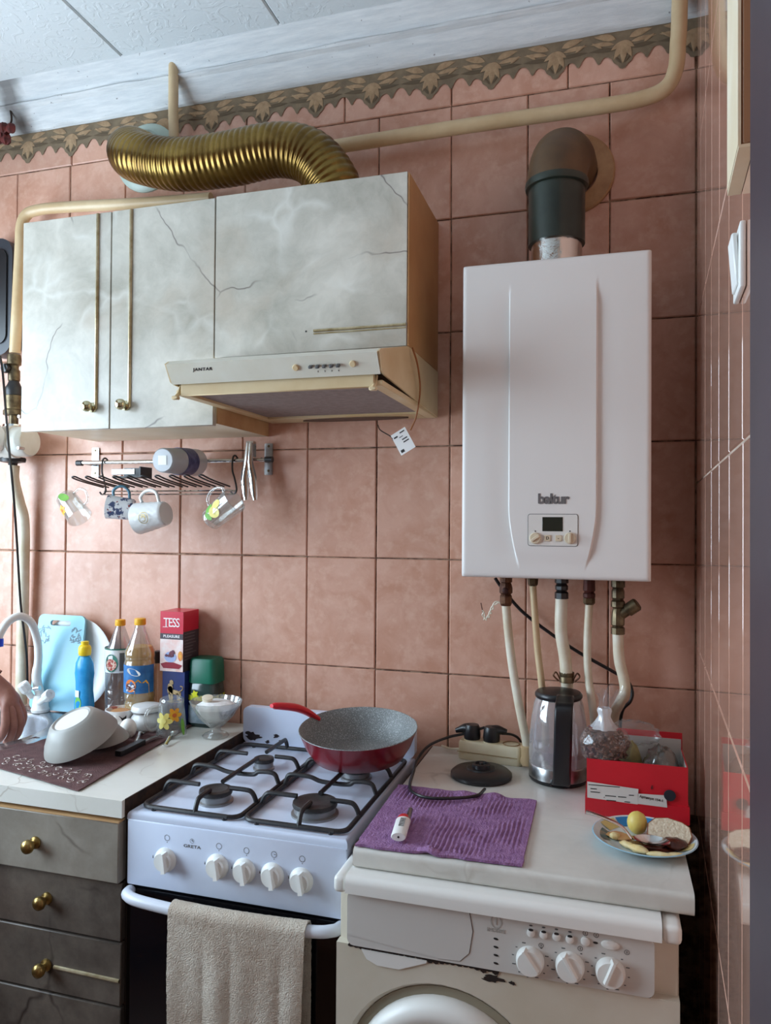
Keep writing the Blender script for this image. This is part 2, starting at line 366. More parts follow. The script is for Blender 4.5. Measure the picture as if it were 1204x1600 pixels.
w1 = struct(G().box(x-.1, x-.05, y0, y0+.05, z0, z1).box(x-.1, x-.05, y1-.05, y1, z0, z1).box(x-.1, x-.05, y0+.05, y1-.05, z0, z0+.05).box(x-.1, x-.05, y0+.05, y1-.05, z1-.05, z1).o('window_1', m_white))
G().box(x-.1, x-.05, (y0+y1)/2-.03, (y0+y1)/2+.03, z0+.05, z1-.05).o('mullion', m_white, w1)
G().box(x-.05, x+.18, y0-.05, y1+.02, z0-.03, z0, .008).o('window_sill', m_white, w1)
struct(G().box(-2.75, .4, -3.45, -3.3, 0, 2.9).o('wall_front', m_room))
# cornice
prof = [(.004, 2.683), (-.012, 2.685), (-.020, 2.690), (-.046, 2.737), (-.060, 2.742), (-.064, 2.746), (-.056, 2.752), (-.078, 2.776), (-.104, 2.802), (.004, 2.802)]
g = G(); N_ = 90
g.loft([[(-2.6+2.62*i/N_, py+.003*mnoise.noise((i*.35, k*1.7, 0)), pz+.003*mnoise.noise((i*.35, k*1.7, 5)) if 0 < k < 9 else pz) for k, (py, pz) in enumerate(prof)] for i in range(N_+1)])
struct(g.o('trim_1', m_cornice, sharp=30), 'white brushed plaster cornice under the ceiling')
# dark door frame close to the camera
d1 = struct(G().box(-.2, .0, -1.95, -1.16, 0, 2.8).o('door_1', m_plum)) if False else None
g = G(MR); g.box(1.165, 1.95, -.012, .004, 0, 2.8, .004, 2); struct(g.o('door_1', m_plum), 'dark plum door frame beside the tiled wall')
# ------------------------------------------------------------------ wallpaper border with leaf garland
m_bd = M('border_dark', S(134, 116, 92), .8, col2=S(112, 96, 76), vs=30)
m_bl = M('border_leaf', S(176, 146, 112), .8, col2=S(150, 122, 92), vs=60)
m_bm = M('border_mid', S(96, 80, 60), .8)
bo = T('wallpaper_border', 'brown leaf garland wallpaper border with scalloped edge under cornice', 'wallpaper border', (-1.3, 0, 2.59))
PD = .165; half = [(0, .098), (.04, .096), (.07, .088), (.10, .084), (.13, .080), (.16, .070), (.21, .064), (.26, .063), (.30, .068), (.33, .077), (.35, .080), (.37, .076), (.40, .066), (.44, .057), (.47, .054), (.5, .054)]
per = [(-u, d) for u, d in reversed(half)] + half[1:]
def leaf(g, x, z, L, W, a, y):
    p = [(0, 0)]+[(L*t, W*math.sin(PI*t**.8)) for t in (.15, .3, .5, .7, .85)]+[(L, 0)]+[(L*t, -W*.6*math.sin(PI*t**.8)) for t in (.85, .7, .5, .3, .15)]
    ca, sa = math.cos(a), math.sin(a); q = [(x+u*ca-v*sa, z+u*sa+v*ca) for u, v in p]
    b = [g.v((u, y, v)) for u, v in q]; c = g.v((x+L*.45*ca, y-.0012, z+L*.45*sa))
    for i in range(len(b)): g.f((b[i], b[(i+1) % len(b)], c))
bmesh_ = G()
for u, d in ():
    pass
def border_unit():
    g = G(); n = len(per)
    T0 = [g.v((u*PD, 0, .012)) for u, d in per]; T1 = [g.v((u*PD, 0, -d)) for u, d in per]
    for i in range(n-1): g.f((T0[i], T0[i+1], T1[i+1], T1[i]))
    return g
bm_band = border_unit().mesh('band', m_bd, Vector())
lf = G()
for a, L in ((-PI/2, .058), (-PI/2+.45, .05), (-PI/2-.45, .05), (-PI/2+.95, .036), (-PI/2-.95, .036)): leaf(lf, 0, -.028, L, L*.2, a, -.0012)
for sgn in (-1, 1):
    for (x, z, L, W, a) in ((.016, -.022, .055, .011, .25), (.02, -.034, .06, .007, .12), (.05, -.04, .03, .005, .6)):
        leaf(lf, sgn*x, z, L, W*(1 if sgn > 0 else -1), a if sgn > 0 else PI-a, -.0012-.0006*(L < .04))
bm_leaf = lf.mesh('leaf_motif', m_bl, Vector())
sw = G()
for sgn in (-1, 1):
    leaf(sw, sgn*.012, -.048, .07, sgn*.007, .05 if sgn > 0 else PI-.05, -.0008)
    leaf(sw, sgn*.004, -.084, .03, sgn*.004, .9 if sgn > 0 else PI-.9, -.0008)
bm_sw = sw.mesh('shadow_motif', m_bm, Vector())
for i in range(-9, 7):
    X = -.998+i*PD
    if X > .02 or X < -2.45: continue
    o_ = put('band', bm_band, (X, -.0035, 2.686), bo); put('leaf_motif', bm_leaf, (X, -.0035, 2.686), o_); put('shadow_motif', bm_sw, (X, -.0035, 2.686), o_)
# ------------------------------------------------------------------ wall cabinets
def knob(p, parent, mat, r=.0125, name='knob'):
    g = G(FR(p)); g.lathe([(0, 0), (r*.9, 0), (r*.85, .004), (r*.4, .007), (r*.4, .012), (r*.8, .016), (r, .022), (r*.9, .029), (r*.5, .034), (0, .035)], 20); return g.o(name, mat, parent)
XL, XM, XS, XR, YF = -1.718, -1.4385, -1.137, -.642, -.31
ZT, ZB, ZH = 2.248, 1.688, 1.852
c1 = T('wall_cabinet', 'wall cabinet with two marble laminate doors and long vertical trims', 'cabinet', (XL+.29, -.15, ZB), 'marble wall cabinets')
G().box(XL+.002, XS-.001, YF+.017, -.003, ZB+.002, ZT-.002).o('body', m_cream, c1)
G().box(XS-.0005, XS+.0015, YF+.016, -.003, ZB+.002, ZH-.001).o('side_panel', m_tan, c1)
for (a, b, kx, ky, rx) in ((XL, XM-.0015, 145, 637, 152), (XM+.0015, XS-.002, 197, 634, 204)):
    dr = G().box(a, b, YF, YF+.016, ZB-.004, ZT, .0012, 1).o('door', m_cab, c1)
    kp = AY(kx, ky, YF); x_ = AY(rx, 480, YF).x
    knob(Vector((kp.x, YF-.001, kp.z)), dr, m_knob, .0145)
    G().tube([(x_, YF-.0015, kp.z-.004), (x_, YF-.0015, ZT-.002)], .0042, 10).o('trim_strip', m_trim, dr)
c2 = T('wall_cabinet', 'hood cabinet with single marble flap and varnished brown side', 'cabinet', (-.89, -.15, ZH), 'marble wall cabinets')
G().box(XS+.002, XR-.003, YF+.017, -.003, ZH, ZT).o('body', m_cream, c2)
G().box(XR-.003, XR, YF+.002, -.003, ZH-.001, ZT+.001).o('side_panel', m_wood, c2)
dr = G().box(XS+.001, XR-.004, YF, YF+.016, ZH-.002, ZT+.003, .0012, 1).o('door', m_cab, c2)
a = AY(490, 517, YF); b = AY(634, 508, YF)
G().tube([(a.x, YF-.0012, a.z), (b.x, YF-.0012, a.z)], .0035, 8).tube([(a.x, YF-.0012, a.z-.007), (b.x, YF-.0012, a.z-.007)], .0018, 8).o('trim_strip', m_trim, dr)
G(FR((AY(478, 517, YF).x, YF-.0003, a.z))).lathe([(0, 0), (.0025, 0), (.002, .0008), (0, .0008)], 10).o('screw_hole', m_dark, dr)
# ------------------------------------------------------------------ range hood
hd = T('range_hood', 'cream built-in range hood with front buttons under the hood cabinet', 'range hood', (-.89, -.25, 1.72))
hl, hr = -1.128, -.641
P_ = lambda x: [(x, -.004, 1.728), (x, -.004, ZH-.003), (x, -.312, ZH-.003), (x, -.525, 1.796), (x, -.538, 1.788), (x, -.516, 1.752), (x, -.5, 1.748)]
def wallp(x0, x1): return G().loft([P_(x0), P_(x1)])
wallp(hr-.004, hr).o('side_panel', m_hoodc, hd); wallp(hl, hl+.004).o('side_panel', m_hoodc, hd)
g = G()    # top skin and fascia
for a, b in (((-.312, ZH-.003), (-.525, 1.796)), ((-.525, 1.796), (-.540, 1.786)), ((-.540, 1.786), (-.516, 1.750))):
    g.loft([[(X, a[0], a[1]), (X, b[0], b[1]), (X, b[0]+.003, b[1]-.003), (X, a[0]+.003, a[1]-.003)] for X in (hl+.004, hr-.004)])
hf = g.o('fascia', m_hood, hd)
fa, fb = Vector((0, -.540, 1.786)), Vector((0, -.516, 1.750)); fd = (fb-fa).normalized(); fnn = Vector((0, fd.z, -fd.y))
if fnn.y > 0: fnn = -fnn
def FF(px, py, rise=0.):     # a frame on the sloping fascia below pixel (px, py)
    d = ray(px, py); t = (fa-CAM).dot(fnn)/d.dot(fnn); p = CAM+d*t+fnn*rise
    m = Matrix((Vector((1, 0, 0)), -fd, fnn)).transposed().to_4x4(); m.translation = p; return m
G(FF(316, 577, .0004)).text('JANTAR', .0095, Matrix.Identity(4), off=.0001, sx=1.25, shear=.25, space=1.12).o('lettering', m_dark, hf)
for px, py in ((462, 574), (551, 568)): G(FF(px, py)).lathe([(.0068, 0), (.0068, .003), (.0055, .0045), (0, .0045)], 18).o('lamp_button', m_hoodc, hf)
for i in range(5):
    px = 486+i*10.7; py = 572-i*.5
    G(FF(px, py)).box(-.004, .004, -.003, .003, 0, .009, .0015).o('switch_key', m_grey, hf)
    if i: G(FF(px, py+9, .0003)).text(str(i) if i < 4 else '4', .005, Matrix.Identity(4)).o('key_mark', m_dark, hf)
g = G(); g.box(hl+.02, hr-.02, -.506, -.500, 1.722, 1.752, .002, 1); g.o('visor', m_hoodc, hd)
for X in (hl+.012, hr-.02): G().tube([(X, -.49, 1.748), (X, -.50, 1.73), (X, -.512, 1.72)], .004, 8).box(X-.008, X+.008, -.518, -.506, 1.714, 1.722, .002, 1).o('visor_arm', m_hoodc, hd)
g = G(); zb = 1.726
for a, b, c, d in ((hl+.004, hl+.03, -.498, -.006), (hr-.03, hr-.004, -.498, -.006), (hl+.03, hr-.03, -.09, -.006), (hl+.03, hr-.03, -.498, -.48)): g.box(a, b, c, d, zb, zb+.012, .0015, 1)
g.o('underframe', m_hoodc, hd)
G().box(hl+.03, hr-.03, -.48, -.09, zb+.006, zb+.010).o('grease_filter', m_filter, hd)
G().prism(ell(-.86, -.048, .15, .026, 28), zb-.003, zb+.001).o('lamp_recess', M('brown_recess', S(96, 70, 54), .7), hd)
# cable and paper tag hanging off the hood
tg = T('paper_tag', 'small white printed paper tag on brown cord beside range hood', 'tag', (-.69, -.2, 1.62))
c_ = [AY(644, 543, -.305), AY(652, 570, -.28), AY(656, 610, -.24), AY(650, 650, -.21), AY(641, 672, -.2)]
G().tube(sp(c_), .0022, 8).o('cord', M('brown_cord', S(150, 92, 46), .6), tg)
G().tube(sp([AY(590, 664, -.03), AY(594, 672, -.1), AY(610, 682, -.19), AY(614, 688, -.2)]), .0015, 6).o('cord', m_rim, tg)
q = [AY(611, 681, -.2), AY(633, 667, -.202), AY(648, 697, -.205), AY(626, 713, -.203)]
cn = sum(q, Vector())/4; ex = (q[1]-q[0]).normalized(); ey = (q[0]-q[3]); ey = (ey-ex*ey.dot(ex)).normalized(); ez = ex.cross(ey)
mm = Matrix((ex, ey, ez)).transposed().to_4x4(); mm.translation = cn
g = G(mm); w2 = (q[1]-q[0]).length/2; h2 = (q[0]-q[3]).length/2; g.box(-w2, w2, -h2, h2, -.0005, .0005); pt = g.o('paper', M('paper_white', S(240, 240, 238), .7), tg)
sg = 1 if ez.y < 0 else -1
g = G(mm)
for (a, b, c, d) in ((-.8, -.3, .55, .68), (.1, .75, .72, .82), (.0, .7, .1, .2), (.0, .75, -.15, -.05), (-.8, -.35, -.85, -.6), (-.2, .3, .4, .46)): g.box(a*w2, b*w2, c*h2, d*h2, (.0006 if sg > 0 else -.0009), (.0009 if sg > 0 else -.0006))
g.o('print', m_dark, pt)
# ------------------------------------------------------------------ corrugated exhaust duct
vd = T('exhaust_duct', 'corrugated bronze exhaust duct bending over the wall cabinet', 'duct', (-1.2, -.15, ZT+.01))
path = sp([(-1.545, -.02, 2.545), (-1.54, -.085, 2.525), (-1.47, -.155, 2.465), (-1.33, -.175, 2.418), (-1.18, -.175, 2.412), (-1.04, -.175, 2.418), (-.945, -.172, 2.39), (-.885, -.168, 2.32), (-.86, -.165, 2.252)], 60)
acc = [0.]
for a, b in zip(path, path[1:]): acc.append(acc[-1]+(b-a).length)
step = .0028; dense = []; k = 0
for i in range(int(acc[-1]/step)):
    s_ = i*step
    while acc[k+1] < s_: k += 1
    t = (s_-acc[k])/(acc[k+1]-acc[k]); dense.append(path[k].lerp(path[k+1], t))
rr = [.0655+.003*abs(math.sin(PI*i*step/.0168))+.002*mnoise.noise((i*.02, 0, 3)) for i in range(len(dense))]
G().tube(dense, rr, 36).o('hose', m_duct, vd, 80)
g = G(FR((-1.545, -.001, 2.545))); g.lathe([(.06, 0), (.104, 0), (.104, .006), (.092, .016), (.074, .02), (.074, .03), (.06, .03), (.06, 0)], 40); g.o('wall_collar', m_mint, vd)
# ------------------------------------------------------------------ gas pipes
def pipe(name, label, pts, r, mat, k=10): return thing1(G().tube(sp(pts, k), r, 16), name, mat, label, 'pipe')
zp = 2.47
pipe('gas_pipe', 'thick cream pipe running along the top of the wall, bending up by the corner', [(-1.0, -.06, zp-.005), (-.6, -.06, zp), (-.25, -.06, zp), (-.13, -.06, zp+.004), (-.075, -.06, zp+.022), (-.053, -.06, zp+.065), (-.048, -.06, zp+.13), (-.046, -.06, 2.63), (-.044, -.06, 2.72), (-.044, -.06, 2.81)], .0185, m_pipe)
pipe('gas_pipe', 'short cream upright pipe from the ceiling to behind bronze duct', [(-1.42, -.062, 2.80), (-1.42, -.062, 2.75), (-1.421, -.06, 2.69), (-1.424, -.055, 2.64), (-1.424, -.05, 2.56), (-1.424, -.05, 2.50)], .0145, m_pipe)
gp = T('gas_pipe', 'cream gas pipe with valve at the left of the wall cabinets', 'pipe', (-1.95, -.06, 1.72))
G().tube(sp([(-1.3, -.05, 2.375), (-1.5, -.05, 2.385), (-1.8, -.06, 2.402), (-1.9, -.06, 2.404), (-1.94, -.06, 2.392), (-1.957, -.06, 2.355), (-1.96, -.06, 2.28), (-1.975, -.06, 1.965)], 10), .0165, 16).o('tube', m_pipe, gp)
vx, vy = -1.977, -.06
G().lathe([(.0, 1.96), (.019, 1.96), (.021, 1.95), (.021, 1.93), (.014, 1.925), (.014, 1.915), (.018, 1.91), (.018, 1.88), (.013, 1.875), (0, 1.875)], 12, vx, vy).o('valve', m_oldb, gp)
G(FR((vx-.012, vy-.015, 1.915))).lathe([(0, 0), (.014, 0), (.016, .006), (.013, .014), (0, .015)], 14).o('valve_handle', m_black, gp)
G().lathe([(0, 1.88), (.014, 1.88), (.02, 1.865), (.026, 1.855), (.026, 1.835), (.024, 1.832), (0, 1.832)], 20, vx, vy).o('reducer', m_blk2, gp)
G().lathe([(0, 1.832), (.026, 1.832), (.027, 1.80), (.025, 1.797), (.025, 1.79), (.03, 1.785), (.03, 1.772), (.014, 1.77), (.014, 1.742), (0, 1.742)], 20, vx, vy).o('union_nut', m_oldb, gp)
gm = T('gas_meter', 'pale grey round gas meter with white face at the left edge', 'gas meter', (-1.96, -.08, 1.64))
G().lathe([(0, 1.742), (.03, 1.742), (.032, 1.734), (.02, 1.73), (0, 1.728)], 20, vx, vy).o('flange', m_chrome, gm)
G(Matrix.Translation((-1.955, -.09, 1.685)) @ Matrix.Rotation(PI/2, 4, 'Y')).lathe([(0, -.10), (.042, -.10), (.047, -.094), (.047, -.02), (.05, -.018), (.05, .02), (.046, .022), (.046, .065), (.042, .07), (0, .07)], 30).o('body', M('meter_grey', S(216, 214, 206), .45, col2=S(200, 196, 184), vs=10), gm)
G(FR((-1.985, -.135, 1.69))).lathe([(0, 0), (.05, 0), (.05, .012), (.046, .02), (0, .022)], 30).o('face', m_white, gm)
G().lathe([(0, 1.64), (.036, 1.64), (.038, 1.634), (.036, 1.626), (.014, 1.622), (.012, 1.61), (0, 1.61)], 20, vx, vy).o('bottom_flange', m_blk2, gm)
for px, py in ((25, 651), (24, 700)): G(FR(AY(px, py, -.138)+Vector((.012, 0, 0)))).lathe([(0, -.02), (.005, -.02), (.005, .003), (0, .004)], 8).o('bolt', m_steel, gm)
pipe('water_hose', 'thick white painted pipe running down from gas meter behind the sink', [(-1.974, -.06, 1.615), (-1.974, -.06, 1.57), (-1.966, -.045, 1.50), (-1.957, -.035, 1.44), (-1.957, -.032, 1.3), (-1.96, -.03, 1.1), (-1.962, -.03, .87)], .0175, m_pipew)
dv = T('wall_device', 'dark grey rounded wall device with hanging black cable at left edge', 'device', (-2.05, -.03, 1.95))
g = G(FR((-2.055, -.002, 2.15))); g.prism(rrect(-.062, .058, -.185, .185, .05, 6), 0, .05); g.o('casing', M('dark_grey_plastic', S(52, 54, 60), .4), dv)
G(FR((-2.055, -.052, 2.15))).prism(rrect(-.045, .04, -.15, .15, .03, 6), 0, .005).o('front_plate', m_black, dv)
G().tube(sp([AY(0, 556, -.1), AY(4, 580, -.1), AY(9, 640, -.15), AY(14, 700, -.15), AY(20, 760, -.15), AY(26, 840, -.1), AY(32, 940, -.07), AY(38, 990, -.06), AY(42, 1030, -.04), AY(43, 1070, -.03)], 8), .0034, 8).o('cable', m_black, dv)
# hanging dried flowers by the cornice at the left
fl = T('dried_flowers', 'dark red dried flower cluster hanging below the cornice at left', 'flowers', (-2.06, -.06, 2.6))
for i in range(7):
    p = AY(rnd.uniform(-8, 22), rnd.uniform(195, 220), -.06+rnd.uniform(-.015, .01)); q_ = rnd.uniform(0, 9)
    G().ball(p, .017, .013, .015, 10, 7, lambda d, q_=q_: 1+.35*math.sin(5*math.atan2(d.y, d.x)+q_)*.5).o('blossom', M('dry_red', S(110, 40, 34), .8, col2=S(64, 26, 24), vs=40) if i == 0 else bpy.data.materials['dry_red'], fl)
G().tube(sp([AY(10, 200, -.05), AY(18, 188, -.045), AY(14, 160, -.05)]), .003, 6).o('stem', m_rim, fl)
# ------------------------------------------------------------------ gas boiler
bx0, bx1, bz0, bz1, by = -.524, -.117, 1.325, 2.034, -.275
bo_ = T('gas_boiler', 'tall white wall-hung gas boiler with small control panel', 'boiler', (-.32, -.14, bz0))
G().box(bx0+.004, bx1-.004, by+.03, -.012, bz0+.004, bz1-.002, .006, 2).o('casing', m_boils, bo_)
bw, bh = bx1-bx0, bz1-bz0
def crease(z):     # half width of the raised centre strip at height z, and how strongly it stands out
    h = (z-bz0)/bh; a = .0925
    if h < .22: a = .0925-.030*((.22-h)/.22)**1.6
    s = max(0, min(1, (h-.035)/.06))*max(0, min(1, (.93-h)/.10)); return a, s*s*(3-2*s)
us = sorted(set([i/36 for i in range(37)]))
def bfront(x, z):
    a, s = crease(z); cx = (bx0+bx1)/2-.002; d = abs(x-cx)-a
    y = 0.
    if d < 0: y = -.0055*s
    else:
        t = min(1, d/.0035); y = -.0055*s*(1-t)+.0035*s*t*max(0, 1-d/.05)
    e = min(x-bx0, bx1-x); ez = min(z-bz0, bz1-z); r = .009
    for q in (e, ez):
        if q < r: y += r-math.sqrt(max(0, r*r-(r-q)**2))
    return by+y
xs = set()
for i in range(30): xs.add(bx0+bw*i/29)
for q in (.001, .003, .006, .010, .014): xs.add(bx0+q); xs.add(bx1-q)
zs = [bz0+bh*j/70 for j in range(71)] + [bz0+q for q in (.001, .003, .006)] + [bz1-q for q in (.001, .003, .006)]; zs = sorted(zs)
g = G(); cxm = (bx0+bx1)/2-.002; rows = []
for z in zs:
    a, s = crease(z); base = [bx0+bw*q for q in (0, .0025, .0075, .015, .025, .034, .07, .11, .15)]
    left = base+[cxm-a-q for q in (.03, .015, .006, .0035, .0015, 0)]+[cxm-a*(1-t) for t in (.03, .3, .65)]
    rt = [2*cxm-q for q in left]; base2 = [bx1-bw*q for q in (0, .0025, .0075, .015, .025, .034, .07, .11, .15)]
    X = left+[cxm]+list(reversed(base2+rt[9:]))
    rows.append([(x, bfront(x, z), z) for x in X])
V_ = [[g.v(p) for p in r] for r in rows]
for a, b in zip(V_, V_[1:]):
    for i in range(len(a)-1): g.f((a[i], a[i+1], b[i+1], b[i]))
bk = by+.032      # side skirts of the cover
def skirt(E):
    B = [g.v((v.co.x, bk, v.co.z)) for v in E]
    for i in range(len(E)-1): g.f((E[i], E[i+1], B[i+1], B[i]))
skirt(V_[0]); skirt(list(reversed(V_[-1]))); skirt([r[0] for r in reversed(V_)]); skirt([r[-1] for r in V_])
cov = g.o('front_cover', m_boil, bo_, 32)
yc = by-.0055
def on(px, py, d=0.): p = AY(px, py, yc-d); return FR(p)
pA, pB = AY(824, 853, yc), AY(903, 803, yc); pw, ph = (pB.x-pA.x)/2, (pB.z-pA.z)/2; pc = Vector(((pA.x+pB.x)/2, yc, (pA.z+pB.z)/2))
g = G(FR(pc)); g.prism(rrect(-pw, pw, -ph, ph, .006), -.001, .0006); cp = g.o('control_panel', m_grey, bo_)
G(FR(pc)).prism(rrect(-pw+.0012, pw-.0012, -ph+.0012, ph-.0012, .005), 0, .0014).o('panel_plate', M('panel_white', S(222, 218, 212), .4), cp)
a, b = AY(847, 830, yc), AY(879, 808, yc)
G().box(a.x, b.x, yc-.0022, yc, a.z, b.z, .0005, 1).o('display', M('lcd_dark', S(38, 44, 38), .15), cp)
G(FR(Vector(((a.x+b.x)/2, yc-.0023, (a.z+b.z)/2)))).text('88:8', .012, Matrix.Identity(4), .0001).o('display_digits', M('lcd_digit', S(54, 60, 52), .4), cp) if False else None
m_bk = M('beige_knob', S(212, 196, 170), .4)
for px in (836, 890):
    kp = G(on(px, 841, .0012)).lathe([(.0125, 0), (.0125, .004), (.011, .006), (0, .006)], 24).o('dial', m_bk, cp)
    an = .6 if px < 850 else PI/2
    G(on(px, 841, .006) @ Matrix.Rotation(an, 4, 'Z')).box(-.0105, .0105, -.003, .003, -.001, .005, .001, 1).o('dial_grip', m_bk, kp)
    G(on(px, 830, .0014)).lathe([(0, 0), (.0016, 0), (.0016, .0003), (0, .0003)], 8).o('dial_mark', m_dark, cp)
for px, ch in ((855, 'D'), (872, '-')):
    kb = G(on(px, 841, .0012)).box(-.0068, .0068, -.0068, .0068, 0, .0025, .0008, 1).o('button', m_bk, cp)
    G(on(px, 841, .0038)).text(ch, .009, Matrix.Identity(4), .0002, .0002).o('button_mark', m_dark, kb)
G(on(864, 780, .0003)).text('baltur', .030, Matrix.Identity(4), .0006, .0013, 1.02, space=.92).o('lettering', M('logo_grey', S(108, 104, 104), .4), bo_)
# rusty connection plate under the boiler
G().box(bx0+.03, bx1-.02, -.2, -.05, bz0-.004, bz0+.004).o('connection_plate', m_rust, bo_)
# ------------------------------------------------------------------ flue
fu = T('flue_pipe', 'dark green flue pipe with brown elbow on top of the boiler', 'flue', (-.3235, -.15, bz1))
fx, fy = -.3235, -.15
G().lathe([(.059, bz1-.0015), (.059, 2.115), (.055, 2.115), (.055, bz1-.0015), (.059, bz1-.0015)], 40, fx, fy).o('foil_sleeve', m_foil, fu, 30)
G().lathe([(.058, 2.105), (.0655, 2.105), (.0655, 2.255), (.06, 2.255)], 40, fx, fy).o('pipe', m_flue, fu)
g = G(); pts = []; rads = []
for i in range(13):
    a = PI/2*i/12; q = Vector((fx+.0, fy, 2.24))+Vector((.018*(1-math.cos(a)), .095*(1-math.cos(a)), .105*math.sin(a))); pts.append(q); rads.append(.0695)
pts.append(Vector((fx+.022, -.008, 2.345))); rads.append(.0695)
g.tube(pts, rads, 40, False).o('elbow', m_flueb, fu)
G().lathe([(.066, 2.236), (.0725, 2.238), (.074, 2.246), (.0725, 2.254), (.066, 2.256)], 40, fx, fy).o('joint_ring', m_flue, fu)
G(FR((fx+.032, -.001, 2.335))).lathe([(.06, 0), (.102, 0), (.102, .008), (.098, .012), (.06, .014)], 40).o('wall_rosette', m_ros, fu)
# ------------------------------------------------------------------ pipes under the boiler
def nuts(name, prof, x, y, mat, parent, n=6): return G().lathe(prof, n, x, y).o(name, mat, parent, 20)
py_ = -.12; zt = bz0-.005
def dn(px, py, Y=py_): return AY(px, py, Y)
x1_ = dn(790, 930).x
p1 = T('boiler_pipe', 'cream pipe below rust-brown valve, first from left under boiler', 'pipe', (x1_, py_, .9), 'pipes under the boiler')
nuts('valve', [(0, zt), (.013, zt), (.015, zt-.004), (.015, zt-.016), (.012, zt-.018), (.014, zt-.022), (.016, zt-.03), (.016, zt-.042), (.012, zt-.046), (.0145, zt-.05), (.0145, zt-.068), (.012, zt-.074), (0, zt-.074)], x1_, py_, m_rust, p1, 12)
G(FR((x1_, py_-.012, zt-.036))).lathe([(0, 0), (.008, 0), (.007, .007), (.003, .009), (0, .009)], 10).o('valve_stem', m_redrust, p1)
G().tube(sp([(x1_, py_, zt-.07), dn(794, 990), dn(800, 1040), dn(810, 1100), dn(822, 1160, -.11), dn(824, 1192, -.11)]), .0105, 12).o('tube', m_pipew, p1)
G().lathe([(.0, 0), (.014, 0), (.016, .012), (.0135, .03), (.0155, .045), (0, .05)], 14, dn(823, 1165, -.11).x, -.11, .862, wob=lambda u, z: 1+.12*math.sin(5*2*PI*u+z*200)).o('tape_wrap', m_pipe, p1)
tw = T('twisted_wires', 'twisted pair of thin white wires beside the leftmost boiler valve', 'wires', (x1_-.02, py_, 1.25))
for s_ in (0, PI):
    base = sp([dn(788, 945), dn(775, 942), dn(768, 952), dn(764, 962), dn(757, 968), dn(754, 955)], 8)
    G().tube([p+Vector((.003*math.cos(i*.6+s_), 0, .003*math.sin(i*.6+s_))) for i, p in enumerate(base)], .0018, 6).o('wire', m_pipew, tw)
G().tube([dn(754, 957), dn(751, 942)], .0012, 6).o('wire_end', m_redrust, tw)
x2_ = dn(832, 915).x
p2 = T('boiler_pipe', 'thin cream pipe with small grey nut, second from left under boiler', 'pipe', (x2_, py_, .9), 'pipes under the boiler')
nuts('nut', [(0, zt), (.012, zt), (.013, zt-.006), (.012, zt-.02), (.009, zt-.024), (0, zt-.024)], x2_, py_, m_oldb, p2)
G().tube(sp([(x2_, py_, zt-.02), dn(836, 970), dn(840, 1020), dn(846, 1070), (dn(846, 1070).x+.004, -.06, .95), (dn(846, 1070).x+.004, -.05, .86)]), .0082, 12).o('tube', m_pipe, p2)
x3_ = dn(877, 925).x
p3 = T('boiler_pipe', 'thick white hose with black fitting and wing clamp, middle under boiler', 'pipe', (x3_, py_, .9), 'pipes under the boiler')
nuts('fitting', [(0, zt), (.014, zt), (.016, zt-.005), (.016, zt-.014), (.012, zt-.017), (.015, zt-.022), (.015, zt-.03), (.012, zt-.034), (.016, zt-.038), (.016, zt-.052), (0, zt-.052)], x3_, py_, m_black, p3, 8)
G().tube(sp([(x3_, py_, zt-.05), dn(876, 985), dn(882, 1025), dn(885, 1060), (dn(885, 1060).x+.003, -.075, .97), (dn(885, 1060).x+.003, -.06, .86)]), .0145, 14).o('hose', m_pipew, p3)
cc = dn(885, 1058)
G().lathe([(.0155, -.012), (.0175, -.012), (.0175, .0), (.0165, .002), (.0175, .004), (.0175, .012), (.0155, .012)], 18, cc.x, cc.y, cc.z).o('clamp', m_oldb, p3)
for s_ in (-1, 1): G().tube(sp([cc+Vector((s_*.015, -.008, -.004)), cc+Vector((s_*.024, -.01, .012)), cc+Vector((s_*.03, -.01, .004)), cc+Vector((s_*.018, -.01, -.008))], 5), .0022, 6).o('clamp_wing', m_rust, p3)
x4_ = dn(920, 930).x
p4 = T('boiler_pipe', 'cream pipe below dark red-rust fitting, fourth from left under boiler', 'pipe', (x4_, py_, .9), 'pipes under the boiler')
nuts('fitting', [(0, zt), (.013, zt), (.014, zt-.03), (.011, zt-.034), (.014, zt-.038), (.014, zt-.046), (.011, zt-.05), (0, zt-.05)], x4_, py_, m_redrust, p4, 10)
nuts('nut', [(0, zt-.048), (.0135, zt-.048), (.0135, zt-.06), (.01, zt-.064), (0, zt-.064)], x4_, py_, m_oldb, p4)
G().tube(sp([(x4_, py_, zt-.06), dn(917, 1010), dn(919, 1060), dn(926, 1110), (dn(926, 1110).x+.004, -.05, .92), (dn(926, 1110).x+.004, -.04, .86)]), .009, 12).o('tube', m_pipew, p4)
x5_ = dn(965, 930).x
p5 = T('boiler_pipe', 'white pipe under brass valve with slanted strainer, rightmost under boiler', 'pipe', (x5_, py_, .9), 'pipes under the boiler')
nuts('valve', [(0, zt), (.014, zt), (.0155, zt-.004), (.0155, zt-.02), (.012, zt-.023), (.0145, zt-.03), (.0145, zt-.045), (.012, zt-.05), (.0155, zt-.054), (.0155, zt-.066), (.011, zt-.07), (.013, zt-.075), (.015, zt-.09), (.015, zt-.108), (.012, zt-.112), (.0155, zt-.115), (.0155, zt-.13), (0, zt-.132)], x5_, py_, m_oldb, p5, 10)
G(aim((x5_+.002, py_, zt-.088), (x5_+.045, py_-.006, zt-.056))).lathe([(0, 0), (.012, 0), (.012, .022), (.0155, .024), (.0155, .05), (.012, .053), (0, .053)], 12).o('strainer', m_oldb, p5)
